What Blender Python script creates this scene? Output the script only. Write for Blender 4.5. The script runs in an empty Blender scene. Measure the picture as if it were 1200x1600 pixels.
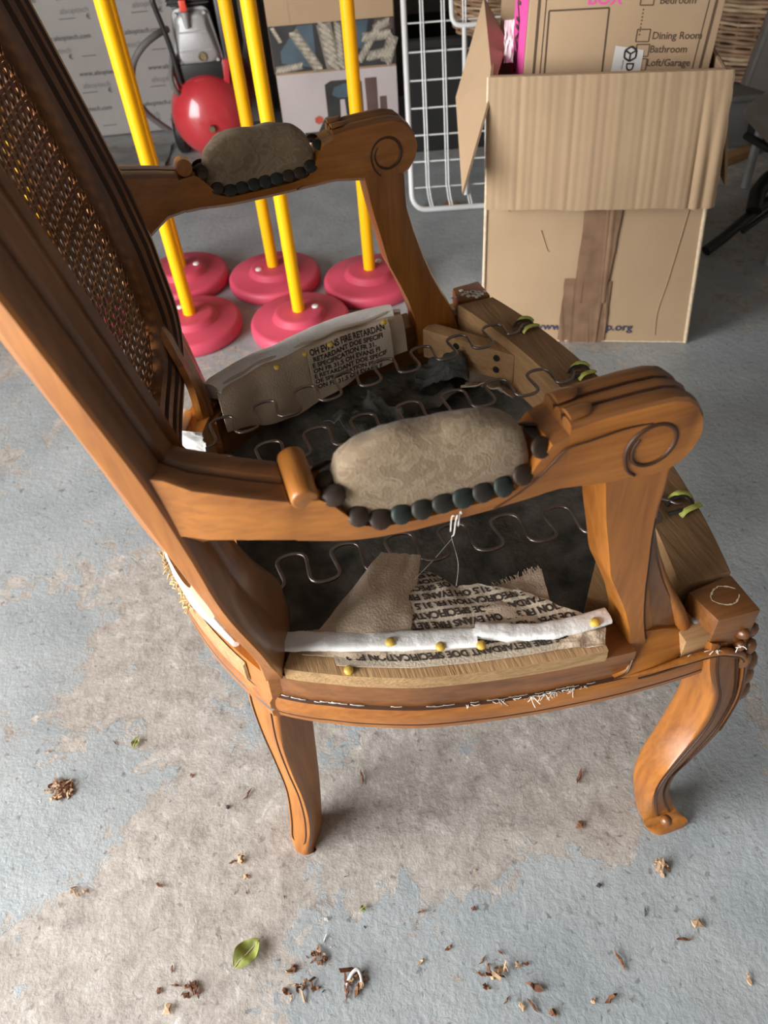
import bpy, bmesh, math, random
from mathutils import Vector, Matrix, noise
random.seed(7)
S = bpy.context.scene
COL = S.collection
PI = math.pi

# ---------------------------------------------------------------- camera
CAM_RIGHT = (0.99561, -0.066856, -0.065506)
CAM_DOWN = (-0.093599, -0.711144, -0.696788)
CAM_FWD = (0.0, 0.69986, -0.71428)
FOCAL_PX = 1185.15
CAM_LOC = (0.0, 0.0, 0.98)
cam_data = bpy.data.cameras.new('camera')
cam = bpy.data.objects.new('camera', cam_data)
COL.objects.link(cam)
r_, d_, f_ = Vector(CAM_RIGHT), Vector(CAM_DOWN), Vector(CAM_FWD)
mw = Matrix((r_, -d_, -f_)).transposed().to_4x4()
mw.translation = Vector(CAM_LOC)
cam.matrix_world = mw
cam_data.sensor_fit = 'VERTICAL'
cam_data.sensor_height = 24.0
cam_data.lens = FOCAL_PX / 1600.0 * 24.0
cam_data.clip_start = 0.02
cam_data.dof.use_dof = True
cam_data.dof.focus_distance = 0.80
cam_data.dof.aperture_fstop = 5.6
S.camera = cam

# ---------------------------------------------------------------- world, light, exposure
world = bpy.data.worlds.new('sky')
S.world = world
world.use_nodes = True
bg = world.node_tree.nodes['Background']
bg.inputs[0].default_value = (0.96, 0.98, 1.0, 1)
bg.inputs[1].default_value = 5.0
# the garage door opening is on the wall_left side: a portal guides sampling of the sky through it
ld = bpy.data.lights.new('door_portal', 'AREA')
ld.shape = 'RECTANGLE'; ld.size = 2.9; ld.size_y = 2.15
ld.cycles.is_portal = True
lo = bpy.data.objects.new('door_portal', ld); COL.objects.link(lo)
lo.location = (-2.29, -0.75, 1.075)
lo.rotation_euler = (PI/2, 0, -PI/2)
S.view_settings.view_transform = 'Standard'
S.view_settings.look = 'None'
S.view_settings.gamma = 1.0
S.view_settings.use_curve_mapping = False
S.view_settings.exposure = 1.72
try:
    S.cycles.max_bounces = 8
    S.cycles.diffuse_bounces = 5
    S.cycles.caustics_reflective = False
    S.cycles.caustics_refractive = False
except Exception:
    pass

# ---------------------------------------------------------------- materials
def nodes_of(name):
    m = bpy.data.materials.new(name); m.use_nodes = True
    nt = m.node_tree
    return m, nt, nt.nodes['Principled BSDF']

def N(nt, kind, **kw):
    n = nt.nodes.new('ShaderNode' + kind)
    for k, v in kw.items(): setattr(n, k, v)
    return n

def ramp(nt, stops, fac):
    r = N(nt, 'ValToRGB')
    el = r.color_ramp.elements
    while len(el) < len(stops): el.new(0.5)
    for e, (p, c) in zip(el, stops):
        e.position = p; e.color = (c[0], c[1], c[2], 1)
    nt.links.new(fac, r.inputs[0])
    return r

def plain(name, col, rough=0.5, metal=0.0, var=0.15, scale=14.0, bump=0.0, bscale=60.0, spec=0.5, coat=0.0, sheen=0.0):
    m, nt, b = nodes_of(name)
    tc = N(nt, 'TexCoord')
    nz = N(nt, 'TexNoise'); nz.inputs['Scale'].default_value = scale; nz.inputs['Detail'].default_value = 5
    nt.links.new(tc.outputs['Object'], nz.inputs['Vector'])
    c1 = [max(0, x*(1-var)) for x in col]; c2 = [min(1, x*(1+var)) for x in col]
    r = ramp(nt, [(0.3, c1), (0.7, c2)], nz.outputs['Fac'])
    nt.links.new(r.outputs[0], b.inputs['Base Color'])
    b.inputs['Roughness'].default_value = rough
    b.inputs['Metallic'].default_value = metal
    b.inputs['Specular IOR Level'].default_value = spec
    b.inputs['Coat Weight'].default_value = coat
    b.inputs['Sheen Weight'].default_value = sheen
    if bump:
        n2 = N(nt, 'TexNoise'); n2.inputs['Scale'].default_value = bscale; n2.inputs['Detail'].default_value = 4
        nt.links.new(tc.outputs['Object'], n2.inputs['Vector'])
        bp = N(nt, 'Bump'); bp.inputs['Strength'].default_value = bump; bp.inputs['Distance'].default_value = 0.004
        nt.links.new(n2.outputs['Fac'], bp.inputs['Height'])
        nt.links.new(bp.outputs[0], b.inputs['Normal'])
    return m

def wood(name, light, dark, axis='z', rough=0.38, coat=0.25, scale=1.0, figure=0.5, bump=0.12):
    m, nt, b = nodes_of(name)
    tc = N(nt, 'TexCoord'); mp = N(nt, 'Mapping')
    s = {'x': (1.6, 16, 16), 'y': (16, 1.6, 16), 'z': (16, 16, 1.6)}[axis]
    mp.inputs['Scale'].default_value = [v*scale for v in s]
    nt.links.new(tc.outputs['Object'], mp.inputs[0])
    n1 = N(nt, 'TexNoise'); n1.inputs['Scale'].default_value = 2.2; n1.inputs['Detail'].default_value = 6; n1.inputs['Distortion'].default_value = 0.9
    n2 = N(nt, 'TexNoise'); n2.inputs['Scale'].default_value = 14; n2.inputs['Detail'].default_value = 3
    n3 = N(nt, 'TexNoise'); n3.inputs['Scale'].default_value = 9; n3.inputs['Detail'].default_value = 3
    nt.links.new(mp.outputs[0], n1.inputs[0]); nt.links.new(mp.outputs[0], n2.inputs[0])
    nt.links.new(tc.outputs['Object'], n3.inputs[0])
    mid = [(a+c)/2 for a, c in zip(light, dark)]
    r1 = ramp(nt, [(0.30, dark), (0.48, mid), (0.68, light)], n1.outputs['Fac'])
    r2 = ramp(nt, [(0.35, [x*0.72 for x in mid]), (0.6, light)], n2.outputs['Fac'])
    mx = N(nt, 'MixRGB'); mx.inputs[0].default_value = 0.35
    nt.links.new(r1.outputs[0], mx.inputs[1]); nt.links.new(r2.outputs[0], mx.inputs[2])
    r3 = ramp(nt, [(0.35, (0.72, 0.68, 0.64)), (0.62, (1.0, 1.0, 1.0))], n3.outputs['Fac'])
    m2 = N(nt, 'MixRGB', blend_type='MULTIPLY'); m2.inputs[0].default_value = figure
    nt.links.new(mx.outputs[0], m2.inputs[1]); nt.links.new(r3.outputs[0], m2.inputs[2])
    nt.links.new(m2.outputs[0], b.inputs['Base Color'])
    b.inputs['Roughness'].default_value = rough
    b.inputs['Coat Weight'].default_value = coat
    b.inputs['Coat Roughness'].default_value = 0.25
    bp = N(nt, 'Bump'); bp.inputs['Strength'].default_value = bump; bp.inputs['Distance'].default_value = 0.002
    nt.links.new(n2.outputs['Fac'], bp.inputs['Height']); nt.links.new(bp.outputs[0], b.inputs['Normal'])
    return m

HONEY_L, HONEY_D = (0.47, 0.172, 0.028), (0.235, 0.070, 0.010)
BROWN_L, BROWN_D = (0.275, 0.104, 0.028), (0.115, 0.041, 0.011)
M = {}
for ax in 'xyz':
    M['honey_'+ax] = wood('honey_wood_'+ax, HONEY_L, HONEY_D, ax)
    M['brown_'+ax] = wood('brown_stain_shade_wood_'+ax, BROWN_L, BROWN_D, ax, rough=0.33, coat=0.35)
    M['raw_'+ax] = wood('raw_wood_'+ax, (0.52, 0.30, 0.13), (0.32, 0.16, 0.06), ax, rough=0.75, coat=0.0, bump=0.4)
M['groove'] = plain('dark_stain_in_groove', (0.060, 0.022, 0.008), 0.5)
M['ply_edge'] = wood('plywood_edge', (0.50, 0.31, 0.14), (0.27, 0.15, 0.06), 'x', rough=0.85, coat=0, scale=3.0, bump=0.6)
M['ply_top'] = wood('plywood_top', (0.60, 0.37, 0.18), (0.42, 0.23, 0.10), 'y', rough=0.8, coat=0, scale=1.6, bump=0.5)
M['cane_dark'] = plain('cane_stained_front', (0.175, 0.072, 0.026), 0.42, var=0.35, scale=60)
M['cane_pale'] = plain('cane_bare_edges', (0.42, 0.22, 0.10), 0.5, var=0.15, scale=60)
M['rail_top'] = wood('soiled_rail_top', (0.36, 0.20, 0.09), (0.20, 0.10, 0.04), 'y', rough=0.8, coat=0, bump=0.5)  # top of the front rail, darker brown than its sides
M['pale_inner'] = wood('unstained_inner_wood', (0.74, 0.48, 0.27), (0.60, 0.36, 0.19), 'z', rough=0.6, coat=0)
M['steel'] = plain('spring_steel', (0.26, 0.21, 0.18), 0.33, metal=0.9, var=0.3, scale=40)
M['stud'] = plain('tarnished_stud', (0.030, 0.026, 0.021), 0.5, metal=0.35, var=0.5, scale=90)
M['stud_rust'] = plain('brown_stud', (0.040, 0.023, 0.014), 0.5, metal=0.3, var=0.5, scale=90)
M['stud_green'] = plain('verdigris_stud', (0.027, 0.034, 0.029), 0.5, metal=0.35, var=0.5, scale=90)
M['foam'] = plain('white_foam', (0.86, 0.84, 0.80), 0.9, var=0.05, scale=40, bump=0.25, bscale=220, spec=0.2)
M['tack'] = plain('yellow_glue_tack', (0.62, 0.40, 0.06), 0.45, var=0.25, scale=90)
M['tape_green'] = plain('yellow_green_tape', (0.50, 0.52, 0.10), 0.5, var=0.4, scale=90)
M['black_metal'] = plain('black_metal', (0.018, 0.017, 0.016), 0.4, var=0.3)
M['cloth_tan'] = plain('unbleached_calico', (0.52, 0.40, 0.29), 0.95, var=0.12, scale=20, bump=0.35, bscale=420, spec=0.15)
M['cloth_print'] = plain('printed_calico', (0.60, 0.50, 0.38), 0.95, var=0.10, scale=20, bump=0.35, bscale=420, spec=0.15)
M['ink'] = plain('brown_black_ink', (0.045, 0.030, 0.022), 0.9, var=0.2)
M['dust_cloth'] = plain('dusty_black_cloth', (0.115, 0.103, 0.085), 0.97, var=0.55, scale=26, bump=0.5, bscale=160, spec=0.1)
M['dark_cloth'] = plain('dark_grey_rag', (0.10, 0.098, 0.088), 0.95, var=0.45, scale=30, bump=0.4, bscale=300, spec=0.1)
M['thread'] = plain('white_thread', (0.75, 0.70, 0.62), 0.9, var=0.1)
M['staple'] = plain('staple_wire', (0.62, 0.58, 0.52), 0.4, metal=0.6, var=0.3)
M['yellow'] = plain('yellow_plastic', (1.0, 0.50, 0.001), 0.5, var=0.02, spec=0.3)
M['pink'] = plain('pink_plastic_base', (0.62, 0.070, 0.120), 0.5, var=0.08, scale=9)
M['white_plastic'] = plain('white_plastic', (0.8, 0.76, 0.72), 0.4, var=0.05)
M['red_paint'] = plain('red_enamel', (0.50, 0.035, 0.042), 0.25, var=0.06, coat=0.5)
M['alu'] = plain('cast_aluminium', (0.42, 0.41, 0.40), 0.5, metal=0.4, var=0.12, bump=0.15, bscale=200)
M['brass'] = plain('brass_fitting', (0.30, 0.24, 0.14), 0.4, metal=0.8, var=0.2)
M['grey_hose'] = plain('grey_rubber_hose', (0.13, 0.12, 0.11), 0.6, var=0.15)
M['red_plastic'] = plain('red_plastic', (0.72, 0.06, 0.03), 0.4, var=0.1)
M['white_wire'] = plain('white_coated_wire', (0.80, 0.79, 0.76), 0.35, var=0.04)
M['galv'] = plain('galvanised_steel', (0.50, 0.50, 0.49), 0.4, metal=0.5, var=0.2)
M['grey_board'] = plain('pale_grey_board', (0.44, 0.42, 0.39), 0.6, var=0.1)
M['wicker'] = plain('brown_wicker', (0.30, 0.18, 0.10), 0.6, var=0.45, scale=16)
M['wicker_pale'] = plain('pale_wicker', (0.52, 0.36, 0.22), 0.6, var=0.3, scale=16)
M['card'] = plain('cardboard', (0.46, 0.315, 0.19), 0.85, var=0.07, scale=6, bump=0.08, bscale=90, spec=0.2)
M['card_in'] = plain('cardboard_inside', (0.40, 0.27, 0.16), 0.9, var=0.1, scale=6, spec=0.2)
M['card_edge'] = plain('cardboard_cut_edge', (0.66, 0.52, 0.36), 0.9, var=0.15, scale=120, spec=0.2)
M['tape_brown'] = plain('brown_parcel_tape', (0.25, 0.145, 0.085), 0.28, var=0.18, scale=30, bump=0.35, bscale=35, coat=0.3)
M['print_brown'] = plain('dark_brown_print', (0.10, 0.06, 0.035), 0.85, var=0.1)
M['print_pink'] = plain('pink_print', (0.78, 0.09, 0.36), 0.8, var=0.05)
M['print_blue'] = plain('blue_black_print', (0.050, 0.055, 0.10), 0.85, var=0.1)
M['label_white'] = plain('white_label', (0.62, 0.58, 0.54), 0.6, var=0.04)
M['print_black'] = plain('black_print', (0.02, 0.02, 0.02), 0.7)
M['foam_board'] = plain('grey_white_insulation_board', (0.36, 0.33, 0.305), 0.8, var=0.05, scale=5)
M['foam_print'] = plain('grey_print', (0.12, 0.11, 0.10), 0.8, var=0.1)
M['foam_print2'] = plain('faint_grey_print', (0.25, 0.23, 0.215), 0.8, var=0.1)
M['pic_dark'] = plain('print_dark', (0.030, 0.030, 0.028), 0.45, var=0.4)
M['pic_slate'] = plain('print_slate_blue', (0.070, 0.105, 0.13), 0.45, var=0.3)
M['pic_rope'] = plain('print_rope', (0.42, 0.37, 0.29), 0.45, var=0.35, scale=60)
M['pic_rope2'] = plain('print_rope_shade', (0.22, 0.19, 0.145), 0.45, var=0.3, scale=60)
M['pic_pale'] = plain('print_pinkish_grey', (0.52, 0.45, 0.43), 0.4, var=0.10, scale=5)
M['pic_white'] = plain('print_white', (0.66, 0.63, 0.64), 0.4, var=0.05)
M['pic_blue'] = plain('print_blue', (0.06, 0.16, 0.23), 0.4, var=0.2)
M['pic_brown'] = plain('print_brown', (0.12, 0.07, 0.06), 0.4, var=0.2)
M['pic_red'] = plain('print_red', (0.5, 0.09, 0.06), 0.4, var=0.2)
M['black_void'] = plain('black_crate_plastic', (0.012, 0.011, 0.010), 0.6, var=0.2)
M['chip'] = plain('brown_wood_chip', (0.20, 0.085, 0.040), 0.8, var=0.5, scale=120)
M['chip_pale'] = plain('pale_wood_shaving', (0.52, 0.34, 0.20), 0.8, var=0.4, scale=120)
M['leaf_green'] = plain('green_leaf', (0.24, 0.27, 0.05), 0.6, var=0.4, scale=60)
M['leaf_brown'] = plain('dry_leaf', (0.28, 0.13, 0.06), 0.7, var=0.4, scale=60)
M['dark_bit'] = plain('dark_grit', (0.05, 0.048, 0.045), 0.8, var=0.3)
M['plaster'] = plain('painted_block_wall', (0.20, 0.185, 0.17), 0.9, var=0.08, scale=4, bump=0.2, bscale=50)
M['ceiling'] = plain('ceiling_board', (0.17, 0.16, 0.15), 0.9, var=0.06, scale=3)
M['yellow_fibre'] = plain('yellow_foam_crumb', (0.48, 0.33, 0.16), 0.9, var=0.3)

def brocade():
    m, nt, b = nodes_of('brown_brocade')
    tc = N(nt, 'TexCoord')
    w = N(nt, 'TexNoise'); w.inputs['Scale'].default_value = 55; w.inputs['Detail'].default_value = 4; w.inputs['Distortion'].default_value = 1.6
    fine = N(nt, 'TexNoise'); fine.inputs['Scale'].default_value = 620; fine.inputs['Detail'].default_value = 1
    dirt = N(nt, 'TexNoise'); dirt.inputs['Scale'].default_value = 18; dirt.inputs['Detail'].default_value = 4
    for n in (w, fine, dirt): nt.links.new(tc.outputs['Object'], n.inputs['Vector'])
    r = ramp(nt, [(0.42, (0.250, 0.172, 0.102)), (0.50, (0.345, 0.255, 0.160)), (0.58, (0.285, 0.200, 0.120))], w.outputs['Fac'])
    d = ramp(nt, [(0.3, (0.62, 0.60, 0.58)), (0.65, (1, 1, 1))], dirt.outputs['Fac'])
    mx = N(nt, 'MixRGB', blend_type='MULTIPLY'); mx.inputs[0].default_value = 0.8
    nt.links.new(r.outputs[0], mx.inputs[1]); nt.links.new(d.outputs[0], mx.inputs[2])
    nt.links.new(mx.outputs[0], b.inputs['Base Color'])
    b.inputs['Roughness'].default_value = 0.85; b.inputs['Sheen Weight'].default_value = 0.15
    b1 = N(nt, 'Bump'); b1.inputs['Strength'].default_value = 0.8; b1.inputs['Distance'].default_value = 0.002
    b2 = N(nt, 'Bump'); b2.inputs['Strength'].default_value = 0.35; b2.inputs['Distance'].default_value = 0.001
    nt.links.new(r.outputs[0], b1.inputs['Height']); nt.links.new(fine.outputs['Fac'], b2.inputs['Height'])
    nt.links.new(b1.outputs[0], b2.inputs['Normal']); nt.links.new(b2.outputs[0], b.inputs['Normal'])
    return m
M['brocade'] = brocade()

def floor_material():
    m, nt, b = nodes_of('worn_painted_concrete')
    tc = N(nt, 'TexCoord')
    P = tc.outputs['Object']
    def noise_(sc, det=5, dist=0.0, rough=0.55):
        n = N(nt, 'TexNoise'); n.inputs['Scale'].default_value = sc; n.inputs['Detail'].default_value = det
        n.inputs['Distortion'].default_value = dist; n.inputs['Roughness'].default_value = rough
        nt.links.new(P, n.inputs['Vector']); return n.outputs['Fac']
    def math_(op, a, c, cl=False):
        n = N(nt, 'Math', operation=op); n.use_clamp = cl
        for i, v in enumerate((a, c)):
            if isinstance(v, (int, float)): n.inputs[i].default_value = v
            else: nt.links.new(v, n.inputs[i])
        return n.outputs[0]
    # wear map: broad noise plus the worn and the still painted areas where they lie on this floor
    val = math_('ADD', math_('MULTIPLY', noise_(5.5, 10, 0.9, 0.7), 1.0), math_('MULTIPLY', noise_(26, 8, 0.5, 0.72), 0.75))
    val = math_('SUBTRACT', val, 0.875)
    for (x, y, r, w) in WEAR:
        vd = N(nt, 'VectorMath', operation='DISTANCE'); nt.links.new(P, vd.inputs[0]); vd.inputs[1].default_value = (x, y, 0)
        k = math_('SUBTRACT', 1.0, math_('DIVIDE', vd.outputs['Value'], r), True)
        k = math_('MULTIPLY', k, w*0.8)
        val = math_('ADD', val, k)
    mask = ramp(nt, [(0.485, (0, 0, 0)), (0.515, (1, 1, 1))], math_('ADD', val, 0.5))
    paint = ramp(nt, [(0.3, (0.335, 0.368, 0.380)), (0.5, (0.41, 0.440, 0.447)), (0.75, (0.49, 0.515, 0.515))], noise_(7, 6, 0.3))
    conc = ramp(nt, [(0.30, (0.27, 0.235, 0.205)), (0.46, (0.43, 0.385, 0.34)), (0.58, (0.52, 0.475, 0.425)), (0.70, (0.74, 0.70, 0.64))], noise_(30, 8, 0.5, 0.75))
    broad = ramp(nt, [(0.35, (0.80, 0.78, 0.76)), (0.65, (1, 1, 1))], noise_(2.3, 4))
    mx = N(nt, 'MixRGB'); nt.links.new(mask.outputs[0], mx.inputs[0])
    nt.links.new(paint.outputs[0], mx.inputs[1]); nt.links.new(conc.outputs[0], mx.inputs[2])
    speck = ramp(nt, [(0.31, (0.30, 0.28, 0.26)), (0.37, (1, 1, 1))], noise_(85, 3, 0.4))
    m1 = N(nt, 'MixRGB', blend_type='MULTIPLY'); m1.inputs[0].default_value = 0.7
    nt.links.new(mx.outputs[0], m1.inputs[1]); nt.links.new(broad.outputs[0], m1.inputs[2])
    m2 = N(nt, 'MixRGB', blend_type='MULTIPLY'); m2.inputs[0].default_value = 0.55
    nt.links.new(m1.outputs[0], m2.inputs[1]); nt.links.new(speck.outputs[0], m2.inputs[2])
    nt.links.new(m2.outputs[0], b.inputs['Base Color'])
    rr = ramp(nt, [(0.0, (0.42, 0.42, 0.42)), (1.0, (0.82, 0.82, 0.82))], mask.outputs[0])
    nt.links.new(rr.outputs[0], b.inputs['Roughness'])
    h = math_('ADD', math_('MULTIPLY', noise_(170, 5, 0.3, 0.65), 0.6), math_('MULTIPLY', noise_(60, 5, 0.2), 0.8))
    h = math_('SUBTRACT', h, math_('MULTIPLY', mask.outputs[0], 0.28))
    bp = N(nt, 'Bump'); bp.inputs['Strength'].default_value = 0.5; bp.inputs['Distance'].default_value = 0.0035
    nt.links.new(h, bp.inputs['Height']); nt.links.new(bp.outputs[0], b.inputs['Normal'])
    return m

# (x, y, radius, weight) on the floor: + bare concrete, - paint still sound
def _w(p, r, w): return (p[0], p[1], r, w)
WEAR = [
    _w((-0.4085, 0.8177, 0.0000), .14, .22), _w((-0.4775, 0.5475, 0.0000), .05, .3), _w((-0.3338, 0.6483, 0.0000), .16, .20), _w((-0.4738, 0.6634, 0.0000), .10, .16),
    _w((-0.4961, 0.4397, 0.0000), .16, -.30), _w((-0.4016, 0.4834, 0.0000), .12, -.16), _w((-0.1982, 0.6795, 0.0000), .14, -.35), _w((-0.5823, 1.0713, 0.0000), .22, -.25),
    _w((-0.5736, 0.7458, 0.0000), .14, -.28), _w((-0.2554, 0.3307, 0.0000), .22, .35), _w((-0.4044, 0.2535, -0.0000), .20, .30), _w((-0.2667, 0.4525, 0.0000), .12, .16), _w((-0.0384, 0.3886, 0.0000), .20, .25), _w((0.2197, 0.5060, 0.0000), .12, .30), _w((0.2463, 0.3464, 0.0000), .05, .45), _w((0.0928, 0.3846, 0.0000), .10, .25), _w((0.1820, 0.3445, 0.0000), .06, .2),
    _w((-0.0770, 0.2592, 0.0000), .13, -.38), _w((0.1392, 0.4577, -0.0000), .20, .25), _w((0.2488, 0.4468, 0.0000), .13, .22), _w((0.2474, 0.2451, 0.0000), .26, -.40), _w((0.0037, 0.4896, 0.0000), .08, .18), _w((0.0748, 0.4919, 0.0000), .04, -.30), _w((-0.1466, 0.5047, 0.0000), .06, -.20),
    _w((0.4286, 0.4028, 0.0000), .16, -.20), _w((0.6050, 0.7913, 0.0000), .30, -.35), _w((0.7150, 1.1521, 0.0000), .4, -.35), _w((-0.1073, 2.1111, 0.0000), .8, -.40), _w((-0.8042, 1.4292, 0.0000), .4, -.12), _w((-0.4773, 0.3654, 0.0000), .08, -.25), _w((0.0763, 0.1955, 0.0000), .14, -.10),
]
M['floor'] = floor_material()

# ---------------------------------------------------------------- mesh helpers
def finish(name, bm, mats, parent=None, smooth=35, loc=None, rotz=None):
    bmesh.ops.recalc_face_normals(bm, faces=bm.faces)
    me = bpy.data.meshes.new(name)
    bm.to_mesh(me); bm.free()
    if not isinstance(mats, (list, tuple)): mats = [mats]
    for m in mats: me.materials.append(M[m] if isinstance(m, str) else m)
    if smooth:
        me.shade_smooth()
        me.set_sharp_from_angle(angle=math.radians(smooth))
    o = bpy.data.objects.new(name, me); COL.objects.link(o)
    if parent: o.parent = parent
    if loc is not None: o.location = loc
    if rotz is not None: o.rotation_euler[2] = rotz
    return o

def thing(name, label, cat, loc=(0, 0, 0), rotz=0, group=None):
    o = bpy.data.objects.new(name, None); COL.objects.link(o)
    o.empty_display_size = 0.05
    o.location = loc; o.rotation_euler = (0, 0, rotz)
    return tag(o, label, cat, group)

def tag(o, label, cat, group=None):
    o['label'] = label; o['category'] = cat
    if group: o['group'] = group
    return o

def loft(rings, bm=None, close=True, caps=True, mat=0):
    bm = bm or bmesh.new()
    vs = [[bm.verts.new(Vector(p)) for p in r] for r in rings]
    n = len(vs[0])
    for a, b in zip(vs, vs[1:]):
        for i in range(n if close else n-1):
            j = (i+1) % n
            f = bm.faces.new((a[i], a[j], b[j], b[i])); f.material_index = mat
    if caps and close:
        for r in (vs[0], vs[-1]):
            try:
                f = bm.faces.new(r); f.material_index = mat
            except ValueError: pass
    return bm

def bevel(bm, w, ang=35, seg=2):
    bmesh.ops.recalc_face_normals(bm, faces=bm.faces)
    es = [e for e in bm.edges if len(e.link_faces) == 2 and e.calc_face_angle(0) > math.radians(ang)]
    if es: bmesh.ops.bevel(bm, geom=es, offset=w, segments=seg, profile=0.6, affect='EDGES', clamp_overlap=True)
    return bm

def box(c, s, bm=None, rot=None, mat=0):
    bm = bm or bmesh.new()
    c = Vector(c); out = []
    for sx in (-.5, .5):
        for sy in (-.5, .5):
            for sz in (-.5, .5):
                v = Vector((sx*s[0], sy*s[1], sz*s[2]))
                if rot is not None: v = rot @ v
                out.append(bm.verts.new(c+v))
    for q in ((0,1,3,2),(4,6,7,5),(0,4,5,1),(2,3,7,6),(0,2,6,4),(1,5,7,3)):
        f = bm.faces.new([out[i] for i in q]); f.material_index = mat
    return bm

def hexa(p, bm=None, mat=0):
    """eight corners: four bottom (ccw), four top"""
    bm = bm or bmesh.new()
    v = [bm.verts.new(Vector(q)) for q in p]
    for q in ((3,2,1,0),(4,5,6,7),(0,1,5,4),(1,2,6,5),(2,3,7,6),(3,0,4,7)):
        f = bm.faces.new([v[i] for i in q]); f.material_index = mat
    return bm

def smooth_path(pts, n=6, closed=False):
    pts = [Vector(p) for p in pts]; out = []
    m = len(pts)
    for i in range(m if closed else m-1):
        g = lambda k: pts[k % m] if closed else pts[max(0, min(m-1, k))]
        p0, p1, p2, p3 = g(i-1), g(i), g(i+1), g(i+2)
        for k in range(n):
            t = k/n
            out.append(0.5*((2*p1)+(p2-p0)*t+(2*p0-5*p1+4*p2-p3)*t*t+(3*p1-p0-3*p2+p3)*t**3))
    if not closed: out.append(pts[-1])
    return out

def tube(path, r, bm=None, seg=8, closed=False, mat=0, flat=1.0, up=None):
    bm = bm or bmesh.new()
    path = [Vector(p) for p in path]; n = len(path)
    rad = r if callable(r) else (lambda t: r)
    prev = None; rings = []
    for i in range(n):
        if closed: t = path[(i+1) % n]-path[i-1]
        else: t = path[min(n-1, i+1)]-path[max(0, i-1)]
        if t.length < 1e-9: t = Vector((0, 0, 1))
        t.normalize()
        if prev is None:
            u = Vector(up) if up else (Vector((0, 0, 1)) if abs(t.z) < .9 else Vector((1, 0, 0)))
        else: u = prev
        u = (u-t*u.dot(t)).normalized(); prev = u
        w = t.cross(u)
        R = rad(i/max(1, n-1))
        rings.append([path[i]+(u*math.cos(a)*flat+w*math.sin(a))*R for a in [2*PI*k/seg for k in range(seg)]])
    if closed: rings.append(rings[0])
    if closed:
        vs = [[bm.verts.new(p) for p in rr] for rr in rings[:-1]]; vs.append(vs[0])
        for a, b in zip(vs, vs[1:]):
            for i in range(seg):
                j = (i+1) % seg
                f = bm.faces.new((a[i], a[j], b[j], b[i])); f.material_index = mat
    else: loft(rings, bm, mat=mat)
    return bm

def lathe(profile, c=(0, 0, 0), seg=48, bm=None, axis='z', mat=0):
    bm = bm or bmesh.new()
    c = Vector(c)
    rings = []
    for (r, h) in profile:
        ring = []
        for k in range(seg):
            a = 2*PI*k/seg
            v = Vector((r*math.cos(a), r*math.sin(a), h))
            if axis == 'y': v = Vector((v.x, h, v.y))
            if axis == 'x': v = Vector((h, v.x, v.y))
            ring.append(c+v)
        rings.append(ring)
    return loft(rings, bm, mat=mat)

def sheet(fn, nu, nv, th=0.0012, bm=None, mat=0):
    """a thin solid cloth or board: fn(u, v) -> point"""
    bm = bm or bmesh.new()
    P = [[Vector(fn(i/nu, j/nv)) for j in range(nv+1)] for i in range(nu+1)]
    top = [[None]*(nv+1) for _ in range(nu+1)]; bot = [[None]*(nv+1) for _ in range(nu+1)]
    for i in range(nu+1):
        for j in range(nv+1):
            a = P[min(nu, i+1)][j]-P[max(0, i-1)][j]; b = P[i][min(nv, j+1)]-P[i][max(0, j-1)]
            n = a.cross(b); n = n.normalized() if n.length > 1e-12 else Vector((0, 0, 1))
            top[i][j] = bm.verts.new(P[i][j]); bot[i][j] = bm.verts.new(P[i][j]-n*th)
    def q(*v):
        f = bm.faces.new(v); f.material_index = mat
    for i in range(nu):
        for j in range(nv):
            q(top[i][j], top[i+1][j], top[i+1][j+1], top[i][j+1])
            q(bot[i][j+1], bot[i+1][j+1], bot[i+1][j], bot[i][j])
    for i in range(nu):
        q(top[i+1][0], top[i][0], bot[i][0], bot[i+1][0]); q(top[i][nv], top[i+1][nv], bot[i+1][nv], bot[i][nv])
    for j in range(nv):
        q(top[0][j], top[0][j+1], bot[0][j+1], bot[0][j]); q(top[nu][j+1], top[nu][j], bot[nu][j], bot[nu][j+1])
    return bm

def ngon_plate(pts, th, nrm=None, bm=None, mat=0):
    bm = bm or bmesh.new()
    pts = [Vector(p) for p in pts]
    if nrm is None:
        nrm = Vector((0, 0, 0))
        for i in range(len(pts)): nrm += (pts[i]-pts[0]).cross(pts[(i+1) % len(pts)]-pts[0])
    n = Vector(nrm).normalized()*th
    a = [bm.verts.new(p) for p in pts]; b = [bm.verts.new(p-n) for p in pts]
    for f in (bm.faces.new(a), bm.faces.new(b[::-1])): f.material_index = mat
    for i in range(len(pts)):
        j = (i+1) % len(pts)
        f = bm.faces.new((a[j], a[i], b[i], b[j])); f.material_index = mat
    return bm

def interp(tab, x):
    if tab[0][0] > tab[-1][0]: tab = tab[::-1]
    if x <= tab[0][0]: return tab[0][1:]
    for a, b in zip(tab, tab[1:]):
        if x <= b[0]:
            t = (x-a[0])/(b[0]-a[0])
            return tuple(p+(q-p)*t for p, q in zip(a[1:], b[1:]))
    return tab[-1][1:]

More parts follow.
